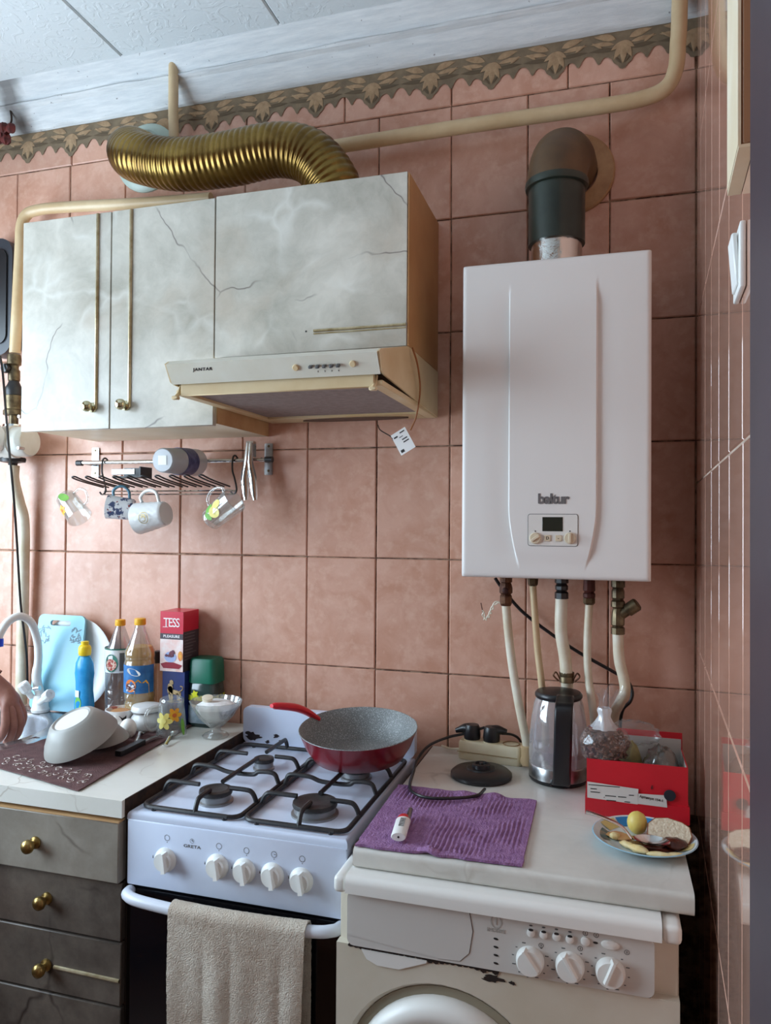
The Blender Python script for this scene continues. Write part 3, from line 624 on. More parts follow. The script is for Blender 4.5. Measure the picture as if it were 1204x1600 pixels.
G().tube(sp([(x5_, py_, zt-.128), dn(967, 1030), dn(974, 1060), dn(976, 1080), dn(968, 1098, -.10), dn(958, 1120, -.07), dn(957, 1160, -.05), (dn(957, 1160, -.05).x, -.045, .86)]), .0125, 12).o('tube', m_pipew, p5)
thing1(G().tube(sp([dn(773, 903, -.05), dn(785, 920, -.045), dn(815, 955, -.03), dn(860, 990, -.022), dn(905, 1020, -.022), dn(955, 1048, -.022), dn(978, 1062, -.03), dn(987, 1080, -.04), dn(984, 1096, -.045), dn(972, 1110, -.045), dn(968, 1140, -.03), dn(968, 1170, -.02)]), .0042, 8), 'boiler_cable', m_black, 'black cable running diagonally behind the pipes under the boiler', 'cable')
# ------------------------------------------------------------------ hanging rail and rack
rl = T('wall_rail', 'chrome wall rail with two bracket plates below the cabinet', 'rail', (-1.42, -.03, 1.58))
zr = 1.621
G().tube([(-1.735, -.05, zr), (-1.115, -.05, zr-.003)], .0062, 12).o('bar', m_chrome, rl)
for X, px in ((-1.718, 150), (-1.134, 415)):
    bk_ = G(FR((X, -.002, zr+.004))).prism(rrect(-.0125, .0125, -.045, .045, .003), 0, .003).o('bracket', m_steel, rl)
    G().tube([(X, -.004, zr-.001), (X, -.05, zr-.001)], .006, 10).o('post', m_blk2, bk_)
    for dz in (-.033, .037): G(FR((X, -.005, zr+.004+dz))).lathe([(0, 0), (.004, 0), (.003, .0015), (0, .002)], 8).o('screw', m_oldb, bk_)
for xa_, xb_ in ((-1.748, -1.728), (-1.122, -1.1)): G().tube([(xa_, -.05, zr-.001), (xb_, -.05, zr-.001)], .0085, 12).o('end_cap', m_blk2, rl)
rk = T('wire_rack', 'steel wire prong rack hung on the rail with two hooks', 'rack', (-1.43, -.12, 1.52))
zk = 1.545
G().tube([(-1.64, -.062, zk-.012), (-1.205, -.062, zk-.012)], .0026, 8).tube([(-1.64, -.075, zk-.022), (-1.205, -.075, zk-.022)], .0022, 8).o('back_bar', m_chrome, rk)
pg = G().tube(sp([(-.009, .14, -.012), (-.009, .05, 0), (-.0085, .008, .008), (-.006, .001, .011), (0, -.002, .012), (.006, .001, .011), (.0085, .008, .008), (.009, .05, 0), (.009, .14, -.012)], 4), .0023, 6).mesh('prong', m_blk2, Vector(), 60)
for i in range(10): put('prong', pg, (-1.636+i*.0445, -.2, zk+.012), rk)
for px in (163, 366):
    p = AY(px, 715, -.055)
    G().tube(sp([(p.x+.004, -.042, zr+.004), (p.x, -.05, zr+.012), (p.x-.002, -.060, zr+.004), (p.x-.002, -.062, zr-.03), (p.x+.006, -.063, zr-.055), (p.x+.012, -.063, zk-.01), (p.x+.006, -.07, zk-.022), (p.x, -.075, zk-.014)], 6), .0026, 8).o('hook', m_blk2, rk)
# frosted tumbler lying on the rack, its base towards the room
m_frost = glass('frosted_plastic', (.86, .88, .9, 1), .12, .35, .5, S(206, 208, 212))
p = AY(258, 724, -.215)
tb = T('tumbler', 'frosted plastic tumbler with dark blue label lying on the rack', 'tumbler', (p.x, -.13, p.z-.03))
MT = Matrix.Translation((p.x-.004, -.222, zk+.027+.036)) @ Matrix.Scale(1.14, 4) @ Matrix.Rotation(-PI/2, 4, 'X') @ Matrix.Rotation(.04, 4, 'X')
G(MT).lathe([(0, .0), (.026, 0), (.029, .004), (.0325, .08), (.034, .145), (.033, .145), (.0315, .08), (.0275, .006), (0, .004)], 32).o('cup', m_frost, tb)
G(MT).lathe([(.0322, .062), (.0333, .062), (.0342, .108), (.0331, .108)], 32).o('blue_label', M('navy_label', S(52, 58, 104), .4, col2=S(90, 96, 140), vs=60), tb)
g = G(MT @ Matrix.Rotation(PI, 4, 'X')); g.box(-.011, .011, -.011, .011, .0003, .0012).o('sticker', m_white, tb)
p = AY(206, 733, -.14)
bx_ = T('steel_tin', 'small flat steel tin with black inside lying on the rack', 'tin', (p.x, -.13, zk+.02))
G().box(p.x-.045, p.x+.045, -.165, -.11, zk+.022, zk+.026).box(p.x-.045, p.x+.045, -.114, -.11, zk+.026, zk+.052).box(p.x+.041, p.x+.045, -.165, -.114, zk+.026, zk+.052).o('tray', m_blk2, bx_)
G().box(p.x-.045, p.x+.03, -.170, -.165, zk+.03, zk+.046, .001, 1).o('steel_face', m_steel, bx_)
# tongs on the rail
px_ = AY(391, 700, -.06)
tn = T('tongs', 'chrome serving tongs hanging on the right end of the rail', 'tongs', (px_.x, -.06, 1.5))
G().loft([[(px_.x-.011, -.046, z), (px_.x+.011, -.046, z), (px_.x+.011, -.0655+.0, z), (px_.x-.011, -.0655, z)] for z in (zr+.006, zr+.05)]).o('bow', m_chrome, tn)
for s_, rot in ((-1, .06), (1, -.16)):
    L_ = sp([(px_.x+s_*.004, -.066, zr+.045), (px_.x+s_*.005-.002, -.068, zr-.01), (px_.x+s_*.012, -.07, zr-.05), (px_.x+s_*.013+.004, -.072, zr-.085), (px_.x+s_*.014+.008, -.074, zr-.115)], 6)
    G().tube(L_, [.0022+.0022*math.sin(PI*min(1, i/len(L_)*1.0))*(1 if i < len(L_)-2 else .5) for i in range(len(L_))], 12, flat=2.8).o('arm', m_chrome, tn)
    G().tube([p+Vector((0, -.004, 0)) for p in L_[8:-2]], .0022, 6).o('rib', m_steel, tn)
# mugs hanging from the rack: built along local z (0 = base), then tipped over
def mug(name, label, cat, M_, r0, r1, h, mat, hm=None, wall=.003, wob=None, hr=.004, hs=1., solid_base=.006):
    t = T(name, label, cat, M_.translation, 'mugs hanging from the rack' if 'hang' in label else None)
    G(M_).lathe([(0, 0), (r0*.9, 0)]+[(r0+(r1-r0)*t, .004+(h-.004)*t) for t in [i/18 for i in range(19)]]+[ (r1-wall, h), ((r0+r1)/2-wall, h/2), (r0-wall, solid_base+.003), (0, solid_base)], 36 if not wob else 64, wob=wob).o('body', mat, t, 50)
    G(M_).tube(sp([((r1)*.97, 0, h*.82), (r1+.014*hs, 0, h*.84), (r1+.026*hs, 0, h*.66), (r1+.027*hs, 0, h*.45), (r1+.016*hs, 0, h*.26), (r0*.98, 0, h*.2)], 6), hr, 10).o('handle', hm or mat, t)
    return t
m_gl = glass('clear_glass', (.97, .98, .97, 1), .05, .03, .11, S(220, 222, 220)); m_gl2 = glass('thick_glass', (.95, .96, .95, 1), .10, .03, .16, S(226, 228, 226))
m_petal = M('flower_yellow', S(240, 190, 40), .5, col2=S(240, 150, 20), vs=60); m_leafg = M('flower_green', S(130, 190, 70), .5, col2=S(96, 160, 60), vs=40)
m_cer = M('white_ceramic', S(228, 228, 226), .25); m_paley = M('flower_pale', S(238, 226, 140), .5, col2=S(226, 206, 90), vs=50)
def axis_frame(base, axis, hup):   # local z along axis, local x (handle) towards hup
    z = Vector(axis).normalized(); x = Vector(hup); x = (x-z*x.dot(z)).normalized(); y = z.cross(x)
    m = Matrix((x, y, z)).transposed().to_4x4(); m.translation = Vector(base); return m
def decal(g, M_, r, z0, a0, pts, rise=.0008):    # outline (angle metres, height) wrapped round a cylinder of radius r
    c = [g.v(M_ @ Vector(((r+rise)*math.cos(a0+u/r), (r+rise)*math.sin(a0+u/r), z0+v))) for u, v in pts]; g.f(c)
def blossom(t, M_, r, z, a, R, m1, m2, name='flower_print'):
    g = G()
    for k in range(6):
        th = k*PI/3; decal(g, M_, r, z, a, ell(R*.55*math.cos(th), R*.55*math.sin(th), R*.48, R*.3, 10, th))
    fo = g.o(name, m1, t); g = G(); decal(g, M_, r, z, a, ell(0, 0, R*.3, R*.3, 10), .0016); g.o('flower_centre', m2, fo)
m_or = M('flower_orange', S(220, 110, 40), .5)
# clear flowered mug at the far left
Mx = axis_frame((-1.705, -.15, 1.515), (1, -.25, -.95), (.7, 0, 1.1))
m1_ = mug('glass_mug', 'clear glass mug with orange flower hanging at left end of rack', 'mug', Mx, .028, .035, .088, m_gl, hr=.0038)
blossom(m1_, Mx, .0325, .05, PI/2+.45, .016, m_petal, m_or); g = G(); decal(g, Mx, .031, .022, PI/2-.4, ell(0, 0, .011, .018, 14, .5)); g.o('leaf_print', m_leafg, m1_)
# patterned cup
Mx = axis_frame((-1.49, -.13, 1.478), (-.85, -.35, .1), (.2, 0, 1))
m_pat = M('cup_print', S(236, 238, 240), .3, col2=S(70, 84, 120), vs=46, lo=.52, hi=.56, spk=(S(150, 70, 70), 90, .66))
m2_ = mug('patterned_cup', 'small white cup with blue printed pattern hanging between two mugs', 'mug', Mx, .03, .034, .072, m_pat, M('blue_handle', S(96, 140, 160), .3), hr=.004)
# embossed white mug with gold ring emblem
Mx = axis_frame((-1.372, -.165, 1.472), (-.93, .05, -.12), (.15, 0, 1)); Mx = axis_frame((-1.362, -.165, 1.468), (-.95, .06, -.16), (.1, 0, 1))
m3_ = mug('embossed_mug', 'white embossed mug with ring emblem hanging base outward', 'mug', Mx, .033, .044, .092, m_cer, wob=lambda u, z: 1+.035*max(0, math.cos(u*2*PI*14+PI*int(z/.0105)))*max(0, math.sin(PI*(z % .0105)/.0105))*(1 if .004 < z < .075 else 0), hr=.0048)
m_gold = M('gold_print', S(150, 126, 60), .4, .4)
def ring_poly(g, M_, r, z, a, cx, cy, R, w, a0=0., a1=2*PI, n=24, rise=.0012):
    P = [[M_ @ Vector(((r+rise)*math.cos(a+(cx+q*math.cos(a0+(a1-a0)*i/n))/r), (r+rise)*math.sin(a+(cx+q*math.cos(a0+(a1-a0)*i/n))/r), z+cy+q*math.sin(a0+(a1-a0)*i/n))) for i in range(n+1)] for q in (R, R-w)]
    A = [g.v(p) for p in P[0]]; B = [g.v(p) for p in P[1]]
    for i in range(n): g.f((A[i], A[i+1], B[i+1], B[i]))
g = G(); ea = -PI/2-.15
ring_poly(g, Mx, .0405, .046, ea, 0, 0, .016, .0016)
ring_poly(g, Mx, .0405, .046, ea, -.0026, 0, .0075, .002, PI*.75-PI/2+PI/2, PI*.75-PI/2+PI/2+PI*1.45); ring_poly(g, Mx, .0405, .046, ea, .0026, 0, .0075, .002, -PI*.72, PI*.72)
g.o('emblem', m_gold, m3_)
# glass mug with lemon at the right end
Mx = axis_frame((-1.245, -.135, 1.448), (.78, -.1, .56), (-.5, .1, .9))
m4_ = mug('glass_mug', 'clear glass mug with yellow lemon print hanging at right end of rack', 'mug', Mx, .030, .037, .098, m_gl, hr=.0042, solid_base=.012)
g = G(); decal(g, Mx, .0345, .045, PI/2+.1, ell(0, 0, .017, .016, 16)); decal(g, Mx, .0352, .062, PI/2-.3, ell(0, 0, .011, .014, 16)); g.o('lemon_print', m_paley, m4_)
g = G(); decal(g, Mx, .0338, .034, PI/2-.45, ell(0, 0, .008, .014, 12, .6)); decal(g, Mx, .0335, .022, PI/2+.1, ell(0, 0, .013, .007, 12, .3)); g.o('leaf_print', m_leafg, m4_)
# ------------------------------------------------------------------ left worktop, drawers, sink
ZL = .865; SX, SY = -1.89, -.30
wt = T('worktop', 'white laminate worktop around the sink, left of the stove', 'worktop', (-1.88, -.3, .83))
g = G(); n = 40; hole = [(SX+.235*math.cos(2*PI*i/n), SY+.235*math.sin(2*PI*i/n)) for i in range(n)]
x0, x1, y0, y1 = -2.585, -1.170, -.612, -.002
def sq(a):
    c, s = math.cos(a), math.sin(a); k = min(((x1-SX) if c > 0 else (SX-x0))/max(abs(c), 1e-6), ((y1-SY) if s > 0 else (SY-y0))/max(abs(s), 1e-6)); return (SX+c*k, SY+s*k)
angs = sorted([2*PI*i/n for i in range(n)]+[math.atan2(b-SY, a-SX) % (2*PI) for a in (x0, x1) for b in (y0, y1)])
for z in (ZL, ZL-.036):
    I = [g.v((SX+.235*math.cos(a), SY+.235*math.sin(a), z)) for a in angs]; O = [g.v((*sq(a), z)) for a in angs]
    for i in range(len(angs)): j = (i+1) % len(angs); g.f((I[i], I[j], O[j], O[i]))
    if z == ZL: I0, O0 = I, O
for i in range(len(angs)):
    j = (i+1) % len(angs); g.f((I0[i], I0[j], I[j], I[i])); g.f((O0[i], O0[j], O[j], O[i]))
g.o('slab', m_topw, wt)
G().box(x1, x1+.003, y0+.01, y1, ZL-.036, ZL+.001).o('edge_strip', m_rim, wt)
dc = T('drawer_cabinet', 'dark worn drawer cabinet with marble laminate fronts left of stove', 'cabinet', (-1.42, -.3, 0))
G().box(-1.615, -1.174, -.585, -.01, .08, .826).o('body', M('cabinet_dark', S(52, 42, 36), .7), dc)
G().box(-1.61, -1.19, -.55, -.05, 0, .08).o('plinth', m_dark, dc)
fy0 = -.602
zz = [AY(189, 1379, fy0).z, AY(195, 1475, fy0).z, AY(192, 1576, fy0).z, .30, .09]
tops = [.818]+[z-.003 for z in zz[:-1]]
for i, (a, b) in enumerate(zip(zz, tops)):
    pull = .012 if i == 0 else 0
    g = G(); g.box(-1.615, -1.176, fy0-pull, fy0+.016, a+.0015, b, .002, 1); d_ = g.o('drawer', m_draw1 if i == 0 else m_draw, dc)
    if i == 0: G().box(-1.615, -1.1765, fy0-pull+.001, fy0+.012, b, b+.003).o('edge_band', m_tan, d_)
    kx = [(56, 1316), (74, 1403), (73, 1507)]
    if i < 3:
        kp = AY(*kx[i], fy0-pull); knob(Vector((kp.x, fy0-pull-.001, kp.z)), d_, m_brass, .015)
        if i == 2: G().tube([(kp.x+.02, fy0-.001, kp.z-.001), (-1.178, fy0-.001, kp.z-.002)], .004, 8).o('trim_strip', m_trim, d_)
sk = T('sink', 'round stainless steel sink basin set in the left worktop', 'sink', (SX, SY, .70))
G().lathe([(.0, -.155), (.03, -.157), (.10, -.15), (.165, -.13), (.19, -.09), (.197, -.01), (.2, .001), (.206, .005), (.225, .0045), (.232, .0055), (.262, .005), (.27, .002), (.27, .0005), (.2335, .0005), (.21, -.004), (.2, -.015), (.194, -.09), (.168, -.133), (.1, -.154), (0, -.16)], 64, SX, SY, ZL).o('basin', M('sink_steel', S(200, 202, 206), .25, .9, col2=S(170, 172, 178), vs=9), sk)
G().lathe([(0, -.153), (.03, -.153), (.032, -.149), (0, -.151)], 24, SX, SY, ZL).o('drain', m_blk2, sk)
m_drop = glass('water', (.95, .97, 1, 1), .2)
# faucet
fc = T('faucet', 'white swan-neck faucet with two white handles behind the sink', 'faucet', (-1.86, -.085, ZL))
fp = AY(58, 1100, -.10)
fX = fp.x
G().lathe([(0, .006), (.026, .006), (.028, .014), (.024, .02), (.022, .05), (.02, .056), (0, .058)], 24, fX, -.085, ZL).o('base', m_white, fc)
s1, s2, s3, s4, s5 = (fX, -.085, ZL+.05), AY(57, 1060, -.088), AY(58, 1000, -.1), AY(48, 972, -.13), AY(30, 963, -.16)
G().tube(sp([s1, s2, AY(60, 1030, -.092), s3, s4, s5, AY(12, 972, -.19), AY(0, 990, -.215), AY(-2, 998, -.22)], 6), [.0135]*10+[.0115]*39, 14).o('spout', m_white, fc)
e_ = AY(-2, 998, -.22); G().lathe([(0, 0), (.0125, 0), (.013, -.006), (.0125, -.022), (0, -.022)], 16, e_.x, e_.y, e_.z-.0).o('aerator', M('blue_aerator', S(24, 70, 220), .35), fc)
m_clr = glass('acrylic', (.95, .96, .97, 1), .15, .05, .35, S(230, 232, 236))
for s_, q1, q2 in ((1, AY(62, 1098, -.105), AY(84, 1080, -.14)), (-1, AY(50, 1090, -.10), AY(36, 1070, -.12))):
    G().tube([q1, q1.lerp(q2, .45)], .009, 12).o('valve_stem', m_white, fc)
    G(aim(q1.lerp(q2, .42), q2)).lathe([(0, 0), (.012, 0), (.0165, .008), (.0165, .03), (.014, .034), (.006, .034), (.006, .032), (0, .032)], 10).o('handle', m_white, fc, 25)
G().tube([AY(53, 1076, -.11), AY(62, 1075, -.11)], .007, 12).o('chrome_ring', m_chrome, fc)
# ------------------------------------------------------------------ arm and hand at the sink
m_skin = M('skin', S(176, 126, 110), .5, col2=S(160, 108, 94), vs=30, sub=.1, bump=.15, bs=220)
pe = T('person', 'bare hand and forearm reaching under the faucet over the sink', 'person', (-1.75, -.33, .86))
sk_v = [Vector(v) for v in ((-2.09, -.56, 1.235), (-2.01, -.495, 1.185), (-1.935, -.43, 1.13), (-1.865, -.375, 1.082), (-1.82, -.345, 1.045), (-1.785, -.332, 1.005), (-1.757, -.326, .965))]
def skinned(name, verts, edges, radii, root, mat, parent):
    me = bpy.data.meshes.new(name); c0 = Vector(verts[root]); me.from_pydata([tuple(Vector(v)-c0) for v in verts], edges, [])
    o = bpy.data.objects.new(name, me); COL.objects.link(o); bpy.context.view_layer.objects.active = o
    md = o.modifiers.new('s', 'SKIN'); md.use_smooth_shade = True; md.branch_smoothing = .6
    for i, r in enumerate(radii): me.skin_vertices[0].data[i].radius = r if isinstance(r, tuple) else (r, r)
    me.skin_vertices[0].data[root].use_root = True
    o.modifiers.new('d', 'SUBSURF').levels = 2; bpy.context.view_layer.update()
    m2 = bpy.data.meshes.new_from_object(o.evaluated_get(bpy.context.evaluated_depsgraph_get())); bpy.data.objects.remove(o)
    m2.materials.clear(); m2.materials.append(mat); m2.polygons.foreach_set('use_smooth', [True]*len(m2.polygons)); return put(name, m2, c0, parent)
hv = list(sk_v); he = [(i, i+1) for i in range(6)]; hrad = [.040, .038, .034, .031, (.030, .036), (.028, .042), (.024, .040)]
SH = Vector((.022, 0, 0)); hv = [v+SH for v in hv]
fing = [((-1.742, -.352, .955), (-1.728, -.362, .915), (-1.738, -.362, .885), (-1.757, -.356, .868)),
        ((-1.738, -.335, .95), (-1.722, -.340, .905), (-1.732, -.341, .872), (-1.753, -.338, .854)),
        ((-1.738, -.315, .95), (-1.722, -.315, .908), (-1.731, -.316, .876), (-1.75, -.316, .857)),
        ((-1.746, -.297, .955), (-1.734, -.293, .92), (-1.741, -.293, .893), (-1.757, -.295, .877))]
for fg in fing:
    b_ = len(hv); hv += [Vector(v)+SH for v in fg]; he += [(6, b_)]+[(b_+i, b_+i+1) for i in range(3)]; hrad += [.0125, .012, .011, .0095]
b_ = len(hv); hv += [v+SH for v in (Vector((-1.806, -.368, .985)), Vector((-1.812, -.384, .950)), Vector((-1.804, -.386, .918)))]; he += [(5, b_), (b_, b_+1), (b_+1, b_+2)]; hrad += [.016, .013, .0105]
skinned('arm', hv, he, hrad, 4, m_skin, pe)
g = G(); g.tube(sp([(-2.22, -.98, 1.42), (-2.20, -.86, 1.36), (-2.14, -.68, 1.29), (-2.06, -.54, 1.222), (-2.03, -.515, 1.202)], 8), [.075-.0008*i for i in range(33)], 18); g.o('sleeve', M('navy_sleeve', S(50, 60, 110), .8, bump=.4, bs=60), pe)
# ------------------------------------------------------------------ things standing behind the sink
def lean(base, w, h, tilt, rz=0.): return Matrix.Translation(base) @ Matrix.Rotation(rz, 4, 'Z') @ Matrix.Rotation(PI/2-tilt, 4, 'X')
MB_ = lean((-1.805, -.070, ZL+.008), .17, .27, .14)
cb = T('cutting_board', 'pale blue plastic cutting board with floral corners leaning on the wall', 'cutting board', (-1.8, -.07, ZL))
g = G(MB_); outer = rrect(-.085, .085, 0, .285, .018, 5); slot = rrect(-.04, .035, .252, .268, .0075, 5)
for z in (0, .008):
    vo = [g.v((x, y, z)) for x, y in outer]; vi = [g.v((x, y, z)) for x, y in slot]
    es = [g.b.edges.new((l[i], l[(i+1) % len(l)])) for l in (vo, vi) for i in range(len(l))]
    bmesh.ops.triangle_fill(g.b, edges=es, use_beauty=True)
    if z: 
        for A_, B_ in ((po, vo), (pi_, vi)):
            for i in range(len(A_)): g.f((A_[i], A_[(i+1) % len(A_)], B_[(i+1) % len(A_)], B_[i]))
    po, pi_ = vo, vi
bd = g.o('board', M('pale_blue_plastic', S(150, 208, 228), .35), cb)
g = G(MB_)
for k in range(44):
    s_ = 1 if k % 2 else -1; x_ = s_*rnd.uniform(.04, .078); y_ = rnd.uniform(.198, .246); a_ = rnd.uniform(0, PI)
    g.prism(ell(x_, y_, rnd.uniform(.004, .009), .0022, 8, a_), .008, .0086)
g.o('floral_print', M('print_grey', S(120, 150, 164), .5), bd)['kind'] = 'stuff'
g = G(lean((-1.765, -.047, ZL+.001), 0, 0, .13)); g.M = g.M @ Matrix.Translation((0, .143, 0))
thing1(g.lathe([(0, 0), (.085, 0), (.11, .006), (.138, .012), (.142, .011), (.113, .002), (.086, -.004), (0, -.004)], 48), 'dinner_plate', m_cer, 'large white round plate standing behind the blue cutting board', 'plate')
# dish soap
p = AZ(132, 1117, ZL); p.y = -.105; p.x = AY(132, 1060, -.105).x
ds = T('dish_soap', 'blue dish soap bottle with yellow cap beside the sink', 'bottle', (p.x, p.y, ZL))
G().lathe([(0, 0), (.029, 0), (.031, .006), (.032, .05), (.0275, .085), (.028, .11), (.031, .135), (.028, .165), (.02, .182), (.013, .19), (0, .19)], 28, p.x, p.y, ZL, 1, .62).o('body', M('blue_soap', S(58, 170, 226), .25, col2=S(36, 144, 210), vs=20), ds)
G().lathe([(0, .188), (.0165, .188), (.018, .194), (.018, .210), (.015, .216), (.011, .218), (.011, .228), (0, .23)], 20, p.x, p.y, ZL).o('cap', M('yellow_cap', S(246, 212, 40), .35), ds)
g = G(); Ml = Matrix.Translation((p.x, p.y, ZL)) @ Matrix.Diagonal((1, .62, 1, 1)); decal(g, Ml, .0315, .05, -PI/2-.25, ell(0, 0, .012, .02, 16)); g.o('green_label', M('label_green', S(120, 196, 90), .4), ds)
g = G(); decal(g, Ml, .0315, .078, -PI/2-.35, rrect(-.008, .008, -.01, .01, .002), .0012); g.o('white_label', m_white, ds)
# bottles
def bottle(name, label, px, py, Y, prof, mat, cap, capm, fn=None):
    p = AY(px, py, Y); t = T(name, label, 'bottle', (p.x, Y, ZL)); h = p.z-ZL
    G().lathe([(r, z*h) for r, z in prof], 32, p.x, Y, ZL).o('body', mat, t, 60)
    G().lathe([(0, cap[1]*h), (cap[0], cap[1]*h), (cap[0]*1.05, cap[1]*h+.002), (cap[0], h-.001), (cap[0]*.9, h), (0, h)], 20, p.x, Y, ZL).o('cap', capm, t)
    return t, p, h
m_pet = glass('clear_bottle', (.90, .91, .91, 1), .10, .05, .12, S(190, 190, 192)); m_ycap = M('amber_cap', S(244, 180, 40), .4)
t, p, h = bottle('water_bottle', 'clear plastic bottle with yellow cap and white green label', 188, 968, -.058, [(0, 0), (.037, 0), (.041, .02), (.041, .30), (.039, .315), (.041, .33), (.0415, .66), (.039, .70), (.03, .76), (.016, .9), (.0125, .93), (.0125, .95), (0, .95)], m_pet, (.0145, .94), m_ycap)
def wrap(g, p, Y, r, z0, z1, a0, a1, rise=.0007, n=14):
    A = [g.v((p.x+(r+rise)*math.cos(a0+(a1-a0)*i/n), Y+(r+rise)*math.sin(a0+(a1-a0)*i/n), ZL+z0)) for i in range(n+1)]
    B = [g.v((p.x+(r+rise)*math.cos(a0+(a1-a0)*i/n), Y+(r+rise)*math.sin(a0+(a1-a0)*i/n), ZL+z1)) for i in range(n+1)]
    for i in range(n): g.f((A[i], A[i+1], B[i+1], B[i]))
lb = G(); wrap(lb, p, -.058, .0415, .140, .206, -PI*1.05, .25); lb = lb.o('label_wrap', M('label_white', S(232, 234, 232), .5), t)
g = G(); g.M = Matrix.Identity(4); MT_ = Matrix.Translation((p.x, -.058, ZL)); decal(g, MT_, .0425, .168, -PI/2+.02, ell(0, 0, .021, .026, 18)); g.o('green_emblem', M('emblem_green', S(36, 110, 92), .5), lb)
g = G(); decal(g, MT_, .0425, .164, -PI/2+.02, ell(0, 0, .017, .017, 14), .0014); g.o('emblem_centre', M('emblem_mix', S(220, 190, 170), .5, col2=S(170, 60, 50), vs=120, lo=.45, hi=.5), lb)
g = G(); wrap(g, p, -.058, .0422, .206, .210, -PI*1.05, .0); g.o('label_stripe', bpy.data.materials['emblem_green'], lb)
g = G(); wrap(g, p, -.058, .0424, .146, .198, -PI/2+.6, -PI/2+.95); g.o('barcode', m_grey, lb)
t, p, h = bottle('oil_bottle', 'sunflower oil bottle with yellow cap and blue label', 219, 966, -.105, [(0, 0), (.038, 0), (.042, .02), (.042, .22), (.0395, .24), (.042, .26), (.0425, .60), (.040, .62), (.042, .64), (.041, .70), (.032, .76), (.017, .88), (.0135, .93), (.0135, .95), (0, .95)], m_pet, (.0155, .94), m_ycap)
G().lathe([(0, .006), (.034, .006), (.0385, .012), (.0395, .22*h), (.037, .24*h), (.0395, .26*h), (.040, .60*h), (.0375, .62*h), (.0395, .64*h), (.0385, .70*h), (.034, .74*h), (0, .74*h)], 28, p.x, -.105, ZL).o('oil', glass('oil_amber', (.97, .84, .52, 1), .02, .1, .4, S(240, 200, 110)), t)
lb = G(); wrap(lb, p, -.105, .0427, .098, .176, -PI*1.0, .1); lb = lb.o('label_wrap', M('label_blue', S(40, 104, 168), .5, col2=S(60, 130, 190), vs=40), t)
MT_ = Matrix.Translation((p.x, -.105, ZL+.012))
g = G(); decal(g, MT_, .0432, .112, -PI/2+.75, [(-.02, -.026), (.022, -.026), (.02, .0), (.012, .012), (.0, .004), (-.01, .014), (-.02, .006)]); g.o('sunflower_print', m_petal, lb)
g = G(); decal(g, MT_, .0432, .146, -PI/2+.2, ell(0, 0, .021, .009, 16, -.35), .0012); g.o('white_lettering', m_white, lb)
g = G(); decal(g, MT_, .0432, .108, -PI/2+.02, ell(0, 0, .016, .018, 16), .0014); g.o('orange_emblem', M('emblem_orange', S(236, 130, 50), .5), lb)
g = G(); decal(g, MT_, .0432, .104, -PI/2+.02, rrect(-.0135, .0135, -.012, .010, .003), .002); g.o('dark_emblem', M('emblem_dark', S(92, 40, 44), .5, col2=S(220, 220, 226), vs=150, lo=.52, hi=.56), lb)
t, p, h = bottle('vinegar_bottle', 'small clear ribbed bottle with black cap beside the tea box', 247, 1017, -.035, [(0, 0), (.020, 0), (.023, .03)]+[(.023-.0018*(k % 2), .06+.034*k) for k in range(14)]+[(.023, .58), (.021, .66), (.016, .76), (.0125, .82), (.0125, .86), (0, .86)], glass('ribbed_bottle', (.93, .82, .70, 1), .14, .05, .15, S(214, 176, 140)), (.0145, .83), m_dark)
# tea boxes
NB = (-1.416, -1.345, -.092, -.015, ZL, 1.021)
nb_ = T('tea_box', 'navy blue tea box with golden lion standing under the red box', 'box', (-1.376, -.067, ZL))
G().box(*NB).o('carton', M('navy_card', S(24, 36, 96), .4, col2=S(34, 52, 120), vs=8), nb_)
ML_ = FR((-1.378, -.0925, .963))
def lion():
    g = G(ML_)
    for cx, cy, rx, ry, a in ((.004, 0, .017, .0065, -.1), (-.012, .012, .0085, .0125, .2), (-.008, .027, .006, .007, .3), (-.012, .005, .0095, .012, 0), (-.014, -.012, .0028, .013, .1), (-.006, -.012, .0026, .012, -.1), (.012, -.012, .0028, .012, .1), (.019, -.011, .003, .013, -.15), (-.006, -.025, .005, .002, 0), (.021, -.025, .005, .002, 0)): g.prism(ell(cx, cy, rx, ry, 12, a), 0, .0012)
    g.tube(sp([(.018, .003, .0006), (.026, .008, .0006), (.028, .016, .0006), (.02, .018, .0006)], 5), .0016, 6); return g
lion().o('lion_emblem', M('gold_lion', S(206, 178, 130), .4, .2, col2=S(160, 130, 90), vs=200), nb_)
G(FR((-1.378, -.0925, .935))).box(-.022, .022, -.001, .001, 0, .0008).o('emblem_base', bpy.data.materials['gold_lion'], nb_)
TBX = (-1.423, -1.349, -.095, -.013, 1.0215, 1.190)
tb_ = T('tea_box', 'red tea box with white lettering on top of the navy box', 'box', (-1.38, -.067, 1.0215))
m_red = M('tea_red', S(206, 24, 56), .35); m_slate = M('tea_slate', S(70, 60, 66), .45); m_pict = M('tea_picture', S(240, 196, 186), .45, col2=S(248, 240, 236), vs=26)
G().box(*TBX).o('carton', m_red, tb_)
xa, xb, ya = TBX[0], TBX[1], TBX[2]
G().box(xb, xb+.0006, TBX[2]+.0005, TBX[3], 1.0215, 1.133).o('side_panel', m_slate, tb_)
g = G()
for k in range(9): g.box(xb+.0006, xb+.001, ya+.006, ya+rnd.uniform(.04, .07), 1.125-.009*k, 1.1268-.009*k)
g.o('side_print', M('faint_print', S(122, 112, 116), .5), tb_)
pn = G().box(xa+.0005, xb, ya-.0006, ya, 1.0215, 1.112).o('front_picture', m_pict, tb_)
G().box(xa+.0005, xb, ya-.0008, ya, 1.112, 1.128).o('slate_band', m_slate, tb_)
m_wp = M('white_print', S(246, 240, 240), .5)
